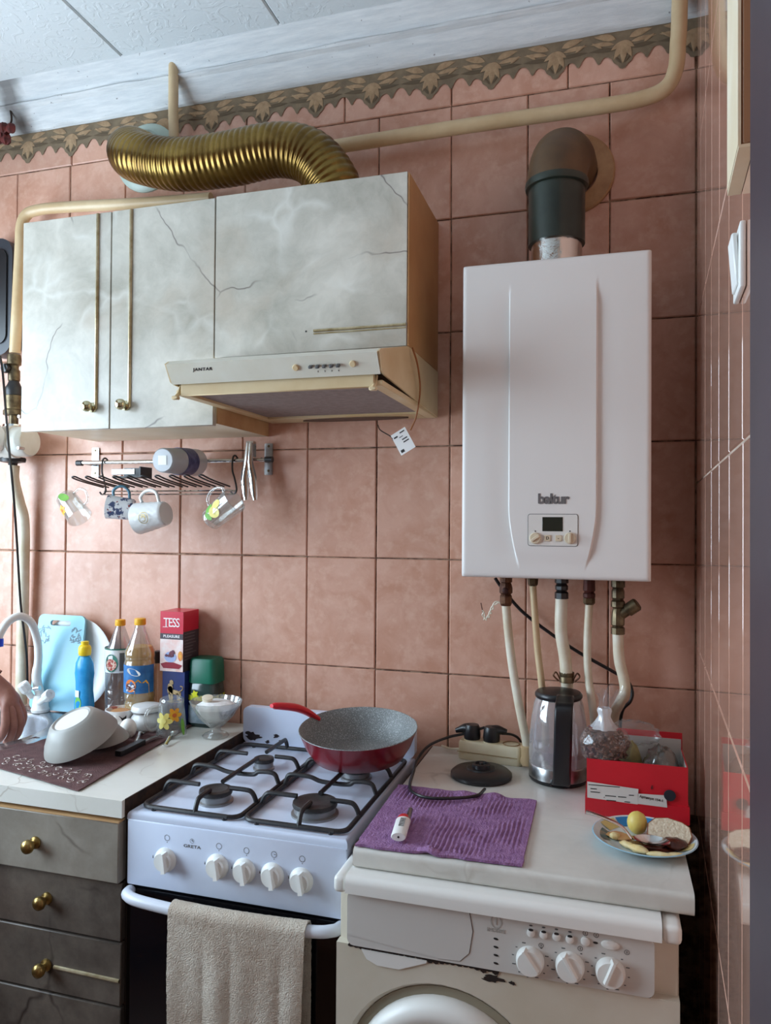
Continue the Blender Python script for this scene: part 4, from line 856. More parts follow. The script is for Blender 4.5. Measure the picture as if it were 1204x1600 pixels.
G(FR(((xa+xb)/2, ya-.0004, 1.158))).text('TESS', .036, Matrix.Identity(4), .0005, .0, .82, space=.86).o('lettering', m_wp, tb_)
g = G(FR(((xa+xb)/2, ya-.0002, 1.158)))    # serifs
for x_ in (-.0245, -.016): g.box(x_-.004, x_+.004, -.0125, -.0112, 0, .0008)
g.o('lettering_serif', m_wp, tb_)
G(FR(((xa+xb)/2, ya-.001, 1.120))).text('PLEASURE', .0105, Matrix.Identity(4), .0003, .0002, 1.05, space=1.1).o('lettering', m_wp, tb_)
Mp = FR((0, ya-.0008, 0))
G(Mp).prism(ell(xa+.034, 1.062, .019, .015, 20), 0, .0008).o('cup_print', M('cup_blue', S(170, 186, 226), .4), pn)
g = G(Mp)
for k in range(12): g.prism(ell(xa+.034+rnd.uniform(-.013, .013), 1.070+rnd.uniform(-.006, .01), .0045, .004, 8), .0008, .0012+.0001*k)
g.o('berry_print', M('berries', S(130, 50, 50), .5, col2=S(70, 60, 90), vs=200), pn)
G(Mp).prism(ell(xb-.008, 1.066, .0075, .014, 14), 0, .0008).o('flower_print', M('print_orange', S(230, 100, 80), .5, col2=S(240, 180, 60), vs=90), pn)
G(Mp).prism([(xa+.003, 1.042), (xa+.02, 1.047), (xa+.045, 1.047), (xb-.002, 1.040), (xb-.012, 1.030), (xa+.012, 1.030)], 0, .001).o('red_banner', M('banner_red', S(150, 20, 44), .4), pn)
# green coffee jar
jp = AY(323, 1060, -.042)
cj = T('coffee_jar', 'dark green coffee jar with green lid beside the tea boxes', 'jar', (jp.x, -.042, ZL))
def sqr(g, prof, cx, cy): g.loft([[(cx+x, cy+y, z) for x, y in rrect(-w, w, -w*.85, w*.85, w*.35, 4)] for w, z in prof])
m_jar = M('dark_jar', S(44, 66, 62), .15, coat=.4)
g = G(); sqr(g, [(.036, ZL), (.0415, ZL+.008), (.0425, ZL+.095), (.040, ZL+.12), (.038, ZL+.124)], jp.x, -.042); g.o('jar_body', m_jar, cj)
g = G(); sqr(g, [(.0425, ZL+.124), (.0425, ZL+.130), (.0405, ZL+.185), (.036, ZL+.192)], jp.x, -.042); g.o('lid', M('green_lid', S(12, 104, 80), .35), cj)
g = G(); sqr(g, [(.0432, ZL+.012), (.0438, ZL+.06)], jp.x, -.042); g.o('label_wrap', M('label_grey', S(186, 196, 206), .4, col2=S(80, 110, 120), vs=20), cj)
g = G(); sqr(g, [(.0436, ZL+.076), (.0436, ZL+.09)], jp.x, -.042); g.o('yellow_band', M('band_yellow', S(206, 206, 40), .4, col2=S(60, 90, 50), vs=90, lo=.5, hi=.6), cj)
g = G(FR((jp.x-.016, -.042-.0375, ZL+.094))); g.prism([(.012*(1 if k % 2 else .55)*math.cos(k*PI/5), .012*(1 if k % 2 else .55)*math.sin(k*PI/5)) for k in range(10)], 0, .001); g.o('crown_print', M('print_lime', S(226, 226, 40), .4), cj)
# cut glass dish with sugar
dp = Vector((AY(337, 1120, -.14).x, -.14, ZL))
gd = T('glass_dish', 'footed cut-glass bowl filled with white sugar lumps', 'bowl', (dp.x, dp.y, ZL))
fl_ = lambda u, z: 1+.03*math.cos(u*2*PI*14)*(1 if z > .03 else .4)
G().lathe([(0, 0), (.034, 0), (.036, .004), (.03, .009), (.014, .016), (.013, .024), (.024, .034), (.047, .056), (.064, .083), (.069, .098), (.066, .098), (.06, .083), (.043, .058), (.02, .038), (0, .036)], 56, dp.x, dp.y, ZL, wob=fl_).o('bowl', m_gl2, gd, 60)
sg = G().lathe([(0, .04), (.02, .042), (.041, .06), (.056, .080), (.05, .088), (.03, .096), (0, .094)], 30, dp.x, dp.y, ZL, wob=lambda u, z: 1+.05*math.sin(u*31+z*300)); 
m_sug = M('sugar', S(244, 244, 242), .7, bump=.6, bs=120)
sgo = sg.o('sugar_heap', m_sug, gd); sgo['kind'] = 'stuff'
G(TR(dp.x-.02, dp.y-.01, ZL+.1, .4, .3)).lathe([(0, 0), (.014, 0), (.015, .008), (0, .01)], 14).o('wafer', m_cream, gd)
# small cup of brown sugar, sugar pot, eggs
p = AZ(188, 1137, ZL+.003); p = Vector((AY(188, 1110, -.16).x, -.16, ZL))
sc_ = T('sugar_cup', 'small white cup of brown sugar behind the eggs', 'cup', (p.x, p.y, ZL))
G().lathe([(0, .005), (.026, .005), (.03, .01), (.038, .04), (.0405, .058), (.038, .058), (.036, .042), (.028, .014), (0, .012)], 32, p.x, p.y, ZL).o('cup', M('cup_stripe', S(238, 236, 232), .3, col2=S(196, 120, 110), vs=30, lo=.6, hi=.64), sc_)
bo2 = G().lathe([(0, .03), (.033, .038), (.0355, .048), (.02, .055), (0, .052)], 24, p.x, p.y, ZL, wob=lambda u, z: 1+.04*math.sin(u*40)).o('brown_sugar', M('brown_sugar', S(196, 140, 90), .8, bump=.8, bs=200), sc_); bo2['kind'] = 'stuff'
G(FR((p.x+.026, p.y-.026, ZL+.034), .8)).box(-.01, .01, -.012, .012, 0, .0012).o('dark_print', m_dark, sc_)
p = Vector((AY(229, 1115, -.15).x, -.15, ZL))
sp_ = T('sugar_pot', 'white lidded sugar pot with red trim on the brown towel', 'pot', (p.x, p.y, ZL))
G().lathe([(0, .005), (.03, .005), (.036, .009), (.041, .025), (.041, .04), (.035, .048), (.035, .052), (0, .052)], 32, p.x, p.y, ZL).o('pot', m_cer, sp_)
ld = G().lathe([(0, .0525), (.039, .0525), (.041, .056), (.041, .066), (.038, .072), (.02, .076), (0, .077)], 32, p.x, p.y, ZL).o('lid', m_cer, sp_)
G().lathe([(.0405, .0545), (.0418, .0545), (.0418, .058), (.0405, .058)], 32, p.x, p.y, ZL).o('lid_band', m_steel, ld)
G(FR((p.x-.027, p.y-.0305, ZL+.026), -.6)).prism(rrect(-.011, .011, -.011, .011, .003), 0, .001).o('red_print', M('print_red', S(196, 50, 70), .4, col2=S(60, 60, 80), vs=60, lo=.5, hi=.54), sp_)
for px, py, lab, a in ((200, 1145, 'white egg leaning against the sugar pot on the brown towel', .5), (178, 1132, 'white egg behind the upturned bowls, left of the other egg', 1.2)):
    p = AY(px, py-8, -.232 if px == 200 else -.222)
    thing1(G(TR(p.x, p.y, ZL+.0305, a, .5)).ball((0, 0, 0), .022, .022, .029, 20, 14, lambda d: 1-.1*d.z), 'egg', M('egg_white', S(244, 242, 236), .5) if px == 200 else bpy.data.materials['egg_white'], lab, 'egg', 'eggs on the towel')
# upside-down glass mug with yellow flower
p = Vector((AY(268, 1110, -.17).x, -.17, ZL)); Mx = Matrix.Translation((p.x, p.y, ZL+.1035)) @ Matrix.Rotation(PI, 4, 'X') @ Matrix.Rotation(PI*.77, 4, 'Z')
um = mug('glass_mug', 'upturned clear glass mug with yellow flower print on the brown towel', 'mug', Mx, .0315, .041, .098, m_gl, hr=.0045, solid_base=.01)
MU = Matrix.Translation((p.x, p.y, ZL+.0045))
blossom(um, MU, .0395, .060, -PI/2+.75, .02, m_petal, m_or); blossom(um, MU, .0405, .045, -PI/2+.05, .024, m_paley, m_paley)
g = G(); decal(g, MU, .0415, .026, -PI/2+1.35, ell(0, 0, .006, .024, 12, .15)); g.o('leaf_print', m_leafg, um)
# brown kitchen towel with scroll pattern
tw_c = [AZ(-45, 1190, ZL), AZ(122, 1238, ZL), AZ(306, 1132, ZL), AZ(150, 1120, ZL)]
def towel(u, v):
    a = tw_c[0].lerp(tw_c[1], u); b = tw_c[3].lerp(tw_c[2], u); q = a.lerp(b, v)
    return (q.x, q.y, ZL+.0052+.0012*mnoise.noise((q.x*30, q.y*30, 0))+.0012*mnoise.noise((q.x*9, q.y*9, 0)))
m_tow = M('brown_terry', S(112, 78, 76), .95, col2=S(92, 62, 62), vs=40, bump=1., bs=420)
kt = T('kitchen_towel', 'brown terry towel with pale scroll border under the drying dishes', 'towel', (-1.45, -.35, ZL))
G().sheet(towel, 60, 40, .0025).o('cloth', m_tow, kt)
m_scr = M('scroll_thread', S(196, 180, 172), .9)
scr = G()
for k in range(34):
    u0 = .2+.023*k; v0 = .10+.05*math.sin(k*1.7)
    pts_ = []
    for i in range(14):
        t_ = i/13*5.0; r_ = .018*(1-i/16); u = u0+r_*math.cos(t_+k)*1.4; v = v0+r_*math.sin(t_+k)*1.3
        q = Vector(towel(max(0, min(1, u)), max(.005, min(1, v)))); pts_.append(q+Vector((0, 0, .0003)))
    scr.tube(pts_, .0012, 5)
scr.o('scroll_pattern', m_scr, kt)['kind'] = 'stuff'
# upturned bowls
def bowl(name, label, cx, cy, r, h, tilt, az, zc, flat):
    Mx = Matrix.Translation((cx, cy, zc)) @ Matrix.Rotation(az, 4, 'Z') @ Matrix.Rotation(tilt, 4, 'X')
    t = T(name, label, 'bowl', (cx, cy, ZL), 'upturned bowls on the towel')
    G(Mx).lathe([(r, 0), (r*.975, h*.12), (r*.90, h*.36), (r*.76, h*.66), (flat+.006, h*.95), (flat, h), (flat-.004, h+.002), (flat-.008, h-.002), (0, h-.002), (0, h-.006), (flat, h-.007), (flat, h*.88), (r*.73, h*.62), (r*.87, h*.33), (r*.955, h*.1), (r*.97, 0), (r, 0)], 48).o('shell', M('bowl_grey', S(160, 158, 152), .42) if 'bowl_grey' not in bpy.data.materials else bpy.data.materials['bowl_grey'], t, 50)
    G(Mx).lathe([(0, h-.0015), (flat-.009, h-.0015), (flat-.009, h-.001), (0, h-.0008)], 32).o('base', M('bowl_base', S(226, 226, 226), .35) if 'bowl_base' not in bpy.data.materials else bpy.data.materials['bowl_base'], t)
    return t
p = AZ(118, 1168, ZL+.01)
bowl('ceramic_bowl', 'large pale grey bowl lying upturned on the brown towel', -1.437, -.405, .090, .058, .44, -.45, ZL+.048, .050)
bowl('ceramic_bowl', 'smaller grey bowl upturned behind the large bowl', -1.432, -.318, .058, .036, .16, -.9, ZL+.018, .030)
# cutlery on the towel
def stroke(name, pts, r, mat, parent, flat=.35, n=10): return G().tube(sp(pts, 6), r, n, flat=flat).o(name, mat, parent)
a, b, c = AZ(184, 1182, ZL+.006), AZ(223, 1163, ZL+.006), AZ(250, 1151, ZL+.006)
kn = T('table_knife', 'kitchen knife with black handle lying on the brown towel', 'knife', (b.x, b.y, ZL+.004))
d_ = (b-a).normalized(); nrm_ = Vector((-d_.y, d_.x, 0))
G().loft([[p+nrm_*w, p+nrm_*w+Vector((0, 0, .013)), p-nrm_*w+Vector((0, 0, .013)), p-nrm_*w] for p, w in ((a, .008), (a.lerp(b, .08), .0105), (a.lerp(b, .6), .009), (b, .0085))]).o('handle', m_black, kn)
d2 = (c-b); G().loft([[p+nrm_*w+Vector((0, 0, .006)), p-nrm_*w+Vector((0, 0, .008)), p-nrm_*w+Vector((0, 0, .006))] for p, w in ((b, .008), (b+d2*.6, .008), (b+d2*1.1, .001))]).o('blade', m_chrome, kn)
def spoon(name, label, a, b, R, lift=.012, fork=False):
    t = T(name, label, 'fork' if fork else 'spoon', (a.x, a.y, a.z)); d = (b-a).normalized(); n_ = Vector((-d.y, d.x, 0)); up = Vector((0, 0, 1))
    hp = sp([b, a.lerp(b, .7)+up*lift*.4, a.lerp(b, .35)+up*lift, a+d*R*1.2+up*.006], 6)
    G().tube(hp, [.006-.0032*i/len(hp) for i in range(len(hp))], 8, flat=.4).o('handle', m_chrome, t)
    m = Matrix((d, n_, up)).transposed().to_4x4(); m.translation = a+up*.004
    if fork:
        for s_ in (-1.5, -.5, .5, 1.5): G().tube(sp([a+d*R*1.25+up*.006, a+d*R*.6+n_*s_*.0045+up*.003, a-d*R*.5+n_*s_*.0045+up*.005]), .0015, 6).o('tine', m_chrome, t)
    else:
        def bw_(u, v):
            th = 2*PI*u; r_ = v; return m @ Vector((R*1.35*r_*math.cos(th), R*.9*r_*math.sin(th), .007*(r_*r_)))
        G().grid(bw_, 24, 6).grid(lambda u, v: bw_(u, v)-up*.0012, 24, 6).o('bowl', m_chrome, t)
    return t
spoon('tea_spoon', 'tea spoon lying on the towel, handle towards the bowls', AZ(272, 1150, ZL+.005), AZ(258, 1164, ZL+.006), .012)
spoon('table_fork', 'steel fork lying on the towel beside the sugar pot', AZ(222, 1146, ZL+.005), AZ(212, 1160, ZL+.006), .012, fork=True)
# ------------------------------------------------------------------ gas stove
gx0, gx1, gyf, gyb, GZ = -1.165, -.678, -.600, -.075, .842
st = T('gas_stove', 'white four-burner gas stove with black oven door', 'stove', (-.92, -.33, 0))
G().box(gx0+.004, gx1-.004, gyf+.03, gyb, .06, GZ-.012).o('body', m_stove, st)
G().box(gx0+.02, gx1-.02, gyf+.06, gyb-.02, 0, .06).o('plinth', m_dark, st)
g = G(); g.box(gx0, gx1, gyf, gyb, GZ-.018, GZ, .010, 4, lambda e: max(v.co.z for v in e.verts) > GZ-.001 and min(v.co.z for v in e.verts) > GZ-.001)
hob = g.o('hob', m_stove, st)
m_chip = M('chipped_enamel', S(42, 30, 34), .8)
bpz = AY(380, 1097, -.09).z; g = G()
MBk = FR((0, -.075, 0)); g.M = MBk; g.prism(rrect(gx0+.001, gx1+.0, GZ-.001, bpz-.012, .016, 6), -.012, .012); bkp = g.o('back_panel', m_stove, st)
def blot(px, py, Y, rx, ry, sd, mat, parent, name):
    c = AY(px, py, Y); r_ = random.Random(sd); ph = [r_.uniform(0, 6) for _ in range(4)]
    pts = [(rx*(1+.28*math.sin(3*a+ph[0])+.18*math.sin(7*a+ph[1])+.1*math.sin(11*a+ph[2]))*math.cos(a), ry*(1+.28*math.sin(2*a+ph[3])+.2*math.sin(8*a+ph[1]))*math.sin(a)) for a in [2*PI*i/36 for i in range(36)]]
    g = G(FR(c)); g.prism(pts, 0, .0006); return g.o(name, mat, parent)
blot(394, 1150, -.0872, .022, .010, 3, m_chip, bkp, 'enamel_chip'); blot(431, 1150, -.0872, .007, .006, 4, m_chip, bkp, 'enamel_chip'); blot(418, 1159, -.0872, .006, .004, 5, m_chip, bkp, 'enamel_chip'); blot(441, 1158, -.0872, .008, .004, 6, m_chip, bkp, 'enamel_chip')
zc0, zc1 = .690, .826
pnl = G().box(gx0+.001, gx1-.001, gyf-.002, gyf+.03, zc0, zc1, .004, 2).o('control_panel', m_stove, st)
def so(px, py, d=0.): return FR(AY(px, py, gyf-.002-d))
for px, py in ((259, 1343), (340, 1353), (382, 1360), (426, 1367), (471, 1375)):
    kb = G(so(px, py)).lathe([(.0245, 0), (.0245, .003), (.0225, .008), (.019, .010), (.018, .016), (0, .0165)], 32).o('knob', m_white, pnl)
    gm_ = so(px, py, .012) @ Matrix.Rotation(.18, 4, 'Z')
    g = G(gm_); g.loft([[(-.0045, -.020, 0), (.0045, -.020, 0), (.006, .016, 0), (-.006, .016, 0)], [(-.0045, -.022, .018), (.0045, -.022, .018), (.0015, .014, .012), (-.0015, .014, .012)]]); g.o('knob_grip', m_white, kb)
    G(so(px, py+12, .016)).box(-.0008, .0008, -.001, .010, 0, .0003) if False else None
    G(so(px-20, py-5, .0)).prism([(-.001, -.003), (.001, -.003), (.0, .003)], 0, .0006).o('print_mark', m_dark, pnl)
for k, (px, py) in enumerate(((261, 1309), (342, 1322), (385, 1329), (428, 1335), (472, 1342), (300, 1314))):
    g = G(so(px, py)); R_ = .0062 if k < 5 else .0048; n = 20
    A = [(R_*math.cos(2*PI*i/n), R_*math.sin(2*PI*i/n)) for i in range(n)]
    a_ = [g.v((x, y, .0005)) for x, y in A]; b_ = [g.v((x*.86, y*.86, .0005)) for x, y in A]
    for i in range(n): g.f((a_[i], a_[(i+1) % n], b_[(i+1) % n], b_[i]))
    g.box(-.0006, .0006, -R_-.0035 if k < 5 else 0, -R_-.002 if k < 5 else R_*.6, 0, .0006)
    if k in (3, 5): g.box(0, R_*.6, -.0005, .0005, 0, .0006)
    g.o('print_icon', m_grey, pnl)
G(so(300, 1323)).text('GRETA', .0085, Matrix.Identity(4), .0004, .0001, 1.5).o('lettering', m_grey, pnl)
ov = G().box(gx0+.006, gx1-.006, gyf+.002, gyf+.03, .10, zc0-.006, .004, 2).o('oven_door', m_oven, st)
hz = AY(205, 1392, gyf-.01).z
hp = sp([(gx0+.01, gyf-.002, hz-.004), (gx0+.02, gyf-.024, hz-.002), (gx0+.07, gyf-.038, hz-.003), (-.92, gyf-.046, hz-.005), (gx1-.07, gyf-.038, hz-.003), (gx1-.02, gyf-.024, hz-.002), (gx1-.01, gyf-.002, hz-.004)], 8)
G().tube(hp, .0115, 14).o('oven_handle', M('handle_white', S(216, 220, 230), .3), ov)
# burners and grates
for (cx, cy, r) in ((-1.015, -.50, .036), (-1.01, -.275, .025), (-.785, -.50, .047), (-.775, -.265, .036)):
    bu = G().lathe([(0, 0), (r*1.05, 0), (r*1.05, .004), (r*.92, .006), (r*.92, .016), (r*.98, .018), (0, .018)], 28, cx, cy, GZ).o('burner', m_alu, hob)
    G().lathe([(0, .018), (r*.97, .018), (r, .021), (r*.97, .027), (r*.7, .0285), (r*.66, .0275), (0, .0275)], 28, cx, cy, GZ).o('burner_cap', M('burner_black', S(38, 38, 40), .5, col2=S(60, 58, 56), vs=60) if 'burner_black' not in bpy.data.materials else bpy.data.materials['burner_black'], bu)
gz = GZ+.0068; rg = .0052
def grate(x0, x1, y0, y1, cx, cyf, cyb, name='grate'):
    t = T('pan_grate', 'black wire pan grate on the %s half of the stove' % ('left' if x0 < -1 else 'right'), 'grate', ((x0+x1)/2, (y0+y1)/2, GZ), 'grates on the stove')
    lp = [Vector((x, y, gz)) for x, y in rrect(x0, x1, y0, y1, .022, 4)]; lp.append(lp[0])
    G().tube(lp, rg, 8, False).o('frame', m_blk2, t)
    up = gz+.026
    def prong(p0, d, reach, side=True):
        d = Vector(d); p0 = Vector(p0); pts = [p0, p0+d*.004+Vector((0, 0, .012)), p0+d*.012+Vector((0, 0, .023)), p0+d*.025+Vector((0, 0, .026)), p0+d*reach+Vector((0, 0, .026))]
        G().tube(sp(pts, 5), rg, 8).o('prong', m_blk2, t)
    for cy in (cyf, cyb):
        prong((x0, cy, gz), (1, 0, 0), cx-x0-.04); prong((x1, cy, gz), (-1, 0, 0), x1-cx-.035)
    prong((cx, y0, gz), (0, 1, 0), cyf-y0-.025); prong((cx, y1, gz), (0, -1, 0), y1-cyb-.025)
    ym = (cyf+cyb)/2
    G().tube(sp([(x0, ym, gz), (x0+.004, ym, gz+.012), (x0+.014, ym, up), (x0+.06, ym, up), (cx-.03, ym, up-.008), (cx+.03, ym, up-.008), (x1-.05, ym, up), (x1-.014, ym, up), (x1-.004, ym, gz+.012), (x1, ym, gz)], 5), rg, 8).o('cross_bar', m_blk2, t)
    G().tube([(cx, cyf+.03, up), (cx, cyb-.025, up)], rg, 8).o('centre_bar', m_blk2, t)
    for x_, y_ in ((x0+.03, y0), (x1-.03, y0), (x0+.03, y1), (x1-.03, y1)): G().lathe([(0, 0), (.005, 0), (.0055, gz-GZ), (0, gz-GZ)], 8, x_, y_, GZ).o('foot', m_blk2, t)
grate(-1.142, -.918, -.584, -.125, -1.015, -.50, -.275); grate(-.906, -.688, -.584, -.125, -.785, -.50, -.265)
# frying pan
pzb = gz+.026+rg+.009; PXc, PYc = -.773, -.252
MPn = Matrix.Translation((PXc, PYc, pzb)) @ Matrix.Rotation(.095, 4, 'X')
pan = T('frying_pan', 'deep red frying pan with grey speckled inside on the back burner', 'pan', (PXc, PYc, pzb))
m_pr = M('pan_red', S(140, 24, 38), .3, col2=S(110, 18, 30), vs=8, coat=.3); m_pi = M('pan_speckle', S(118, 122, 122), .5, .0, spk=(S(170, 174, 174), 420, .56))
G(MPn).lathe([(0, 0), (.098, 0), (.108, .004), (.126, .032), (.140, .068), (.1415, .070)], 56).o('outside', m_pr, pan)
G(MPn).lathe([(.1415, .070), (.1405, .0715), (.138, .070), (.123, .033), (.105, .007), (.096, .0035), (0, .0035)], 56).o('inside', m_pi, pan)
zh = pzb+.064
h0 = Vector((PXc-.128, PYc+.055, zh)); h1 = AZ(424, 1103, zh+.055); hm = h0.lerp(h1, .5)+Vector((0, 0, .012))
hp = sp([h0, h0.lerp(h1, .25)+Vector((0, 0, .010)), hm, h0.lerp(h1, .8)+Vector((0, 0, .006)), h1], 6)
G().tube(hp, [.0115+.004*math.sin(PI*i/24)+(.0 if i < 23 else -.004) for i in range(25)], 12, flat=.62).o('handle', M('handle_red', S(216, 24, 44), .35), pan)
# towel on the oven handle
tx0, tx1 = AY(265, 1405, gyf-.055).x, AY(475, 1435, gyf-.055).x; hzc = hz-.004
def tw_y(u): return -(gyf-.046)*0+(gyf-.030-.016*math.sin(PI*min(1, max(0, ((tx0+(tx1-tx0)*u)-gx0)/(gx1-gx0)))))
def htowel(u, v):
    x = tx0+(tx1-tx0)*u; yb = tw_y(u)
    fold = .0035*math.sin(u*11+.6)+.002*math.sin(u*23+2); R_ = .0155; L = .46
    s = v*(.30+PI*R_+L)-.30      # from the back hem over the bar to the front hem
    if s < 0: y, z = yb+R_, hzc+s
    elif s < PI*R_: a = s/R_; y, z = yb+R_*math.cos(a), hzc+R_*math.sin(a)
    else: d = s-PI*R_; k = min(1, d/.12); y, z = yb-R_-abs(fold)*k*1.2-.002*k, hzc-d
    x += (u-.5)*(-.02)*max(0, (hzc-z))/.45*(1 if s > 0 else 0)
    if s < 0: y = max(y-.0, yb+.010); y = min(y, gyf-.006)
    return (x, y+.0007*mnoise.noise((x*150, z*150, 0))+.0009*mnoise.noise((x*420, z*420, 0)), z)
thing1(G().sheet(htowel, 90, 220, .0035), 'hand_towel', M('beige_terry', S(214, 202, 186), .95, col2=S(190, 172, 154), vs=14, bump=1., bs=380), 'beige terry towel hanging over the oven door handle', 'towel')
# ------------------------------------------------------------------ right worktop
ZR = .854; wy = -.655
g = G(); g.box(-.648, -.070, wy, -.004, ZR-.036, ZR, .010, 4, lambda e: all(v.co.y < wy+.001 for v in e.verts) and abs(e.verts[0].co.z-e.verts[1].co.z) < .001)
w2 = T('worktop', 'marble-pattern worktop over the washing machine, right of the stove', 'worktop', (-.36, -.33, ZR-.036))
g.o('slab', m_top, w2); G().box(-.6515, -.648, wy+.01, -.004, ZR-.035, ZR-.0005).o('edge_strip', m_rim, w2)
# ------------------------------------------------------------------ washing machine
wx0, wx1, wf, WZ = -.6755, -.091, -.672, .8135
m_wb = M('washer_body', S(214, 206, 190), .4, col2=S(202, 192, 172), vs=4); m_wp2 = M('washer_panel', S(206, 202, 196), .4); m_wt = M('washer_lid', S(232, 230, 224), .35)
m_rustk = M('rust_black', S(30, 23, 20), .9, col2=S(52, 34, 26), vs=60)
wm = T('washing_machine', 'off-white front loading washing machine with three dials under the worktop', 'washing machine', (-.37, -.33, 0))
zp0 = .690
G().box(wx0+.002, wx1-.002, wf+.02, -.04, .02, WZ-.030, .006, 2).o('body', m_wb, wm)
for x_ in (wx0+.05, wx1-.05):
    for y_ in (wf+.08, -.1): G().lathe([(0, 0), (.02, 0), (.018, .02), (0, .02)], 12, x_, y_, 0).o('foot', m_black, wm)
G().box(wx0+.024, wx1-.03, wf-.016, -.03, WZ-.026, WZ+.004, .014, 5, lambda e: all(v.co.y < wf for v in e.verts) and abs(e.verts[0].co.x-e.verts[1].co.x) > .1 and all(v.co.z > WZ for v in e.verts)).o('lid', m_wt, wm)
for xa_, xb_ in ((wx0, wx0+.023), (wx1-.029, wx1)): G().box(xa_, xb_, wf-.012, -.03, WZ-.030, WZ, .008, 3).o('lid_corner', m_wt, wm)
# front sheet with a round door opening
dcx, dcz, dr_ = AY(690, 1600, wf).x, .458, .188
g = G(); fx0, fx1, fz0, fz1 = wx0+.002, wx1-.002, .03, zp0-.002
def sq2(a):
    c, s = math.cos(a), math.sin(a); k = min(((fx1-dcx) if c > 0 else (dcx-fx0))/max(abs(c), 1e-6), ((fz1-dcz) if s > 0 else (dcz-fz0))/max(abs(s), 1e-6)); return (dcx+c*k, dcz+s*k)
dr_ = min(dr_, fz1-dcz-.004)
ang = sorted([2*PI*i/48 for i in range(48)]+[math.atan2(b-dcz, a-dcx) % (2*PI) for a in (fx0, fx1) for b in (fz0, fz1)])
I = [g.v((dcx+dr_*math.cos(a), wf+.004, dcz+dr_*math.sin(a))) for a in ang]; J = [g.v((dcx+(dr_-.012)*math.cos(a), wf+.02, dcz+(dr_-.012)*math.sin(a))) for a in ang]; O = [g.v((sq2(a)[0], wf+.004, sq2(a)[1])) for a in ang]; Q = [g.v((sq2(a)[0], wf+.022, sq2(a)[1])) for a in ang]
for i in range(len(ang)):
    j = (i+1) % len(ang); g.f((I[i], I[j], O[j], O[i])); g.f((I[i], I[j], J[j], J[i])); g.f((O[i], O[j], Q[j], Q[i]))
g.o('front_sheet', m_wb, wm)
dd = G(FR((dcx, wf+.016, dcz))).lathe([(.115, .0), (.12, .024), (.132, .030), (.148, .029), (.158, .020), (.163, .004), (.163, 0)], 56).o('door', m_wt, wm)
G(FR((dcx, wf+.016, dcz))).lathe([(0, -.03), (.06, -.025), (.1, -.005), (.118, .02), (.12, .027), (.112, .02), (.095, -.001), (0, -.02)], 48).o('door_glass', M('porthole', S(120, 116, 118), .08), dd)
G(FR((dcx, wf+.017, dcz))).lathe([(.163, .0), (dr_-.010, .0), (dr_-.010, .002), (.163, .002)], 56).o('door_recess_shade', M('washer_recess', S(150, 142, 122), .6), wm)  # recess ring round the door, its shadow tone put into the colour
# control panel
pr = rrect(wx0+.024, AY(1022, 1500, wf).x, zp0, WZ-.028, .012, 4)
cpn = G(FR((0, wf+.02, 0))).prism(pr, 0, .022).o('control_panel', m_wp2, wm)
yp = wf-.002
xd = AY(738, 1450, yp).x
g = G(FR((0, yp, 0))); g.prism([(wx0+.027, zp0+.018), (xd-.06, zp0+.004), (xd-.022, zp0+.006), (xd-.006, zp0+.022), (xd, zp0+.06), (xd-.006, WZ-.031), (wx0+.027, WZ-.031)], 0, .0012)
dro = g.o('detergent_drawer', m_wp2, wm)
g = G(FR((0, yp-.0001, 0)))     # the seam round the drawer
seam = [(xd-.06, zp0+.004), (xd-.022, zp0+.006), (xd-.006, zp0+.022), (xd, zp0+.06), (xd-.006, WZ-.031)]
g.tube([(x, y, .0) for x, y in seam], .0011, 6); g.o('drawer_seam', m_grey, dro)
g = G(FR((0, wf+.0035, 0))); a_ = AY(556, 1484, wf).x
for k in range(26):
    t_ = k/25; x_ = wx0+.03+t_*.26; z_ = zp0-.004+.016*(1-t_)*0; w_ = .007+.010*abs(mnoise.noise((k*.9, 2, 0)))*2
    g.prism(ell(x_, zp0-.003-.001*mnoise.noise((k, 0, 0)), .0065, w_*.45, 7, rnd.uniform(-.3, .3)), 0, .0008+.00002*k)
g.box(wx0+.026, AY(1016, 1560, wf).x, zp0-.0022, zp0+.0004, -.002, .0012); g.o('rust_edge', m_rustk, wm)['kind'] = 'stuff'
for px, py, rx, ry in ((770, 1529, .018, .005), (800, 1536, .005, .003)): blot(px, py, wf+.0035, rx, ry, px, m_rustk, wm, 'rust_patch')
g = G(FR((0, wf+.004, 0))); g.prism([(wx0+.05, zp0-.006), (wx0+.06, zp0-.022), (wx0+.08, zp0-.030), (wx0+.12, zp0-.030), (wx0+.17, zp0-.010), (wx0+.17, zp0-.006)], 0, .003); g.o('filter_grip', m_wt, wm)
blot(552, 1405, wf+.0, .0025, .02, 9, m_rustk, wm, 'rust_patch')
def wo(px, py, d=0.): return FR(AY(px, py, yp-d))
for px, py, an in ((828, 1500, 2.2), (890, 1509, 2.1), (953, 1518, 1.2)):
    k_ = G(wo(px, py)).lathe([(.0235, 0), (.0235, .003), (.0215, .012), (.020, .014), (0, .0145)], 36).o('dial', m_wt, cpn)
    g = G(wo(px, py, .010) @ Matrix.Rotation(an, 4, 'Z')); g.loft([[(-.0205, -.006, 0), (.0205, -.006, 0), (.0205, .006, 0), (-.0205, .006, 0)], [(-.0195, -.002, .010), (.0195, -.002, .010), (.0195, .002, .010), (-.0195, .002, .010)]]); g.o('dial_grip', m_wt, k_)
    g = G()
    for i in range(11):
        a_ = PI*.62+i*2*PI/12; q = AY(px, py, yp)+Vector((.029*math.cos(a_), 0, .029*math.sin(a_)))
        g.M = FR(q); g.box(-.0016 if i % 3 else -.003, .0016 if i % 3 else .003, -.0008, .0008, 0, .0004)
    g.o('dial_scale', m_grey, cpn)
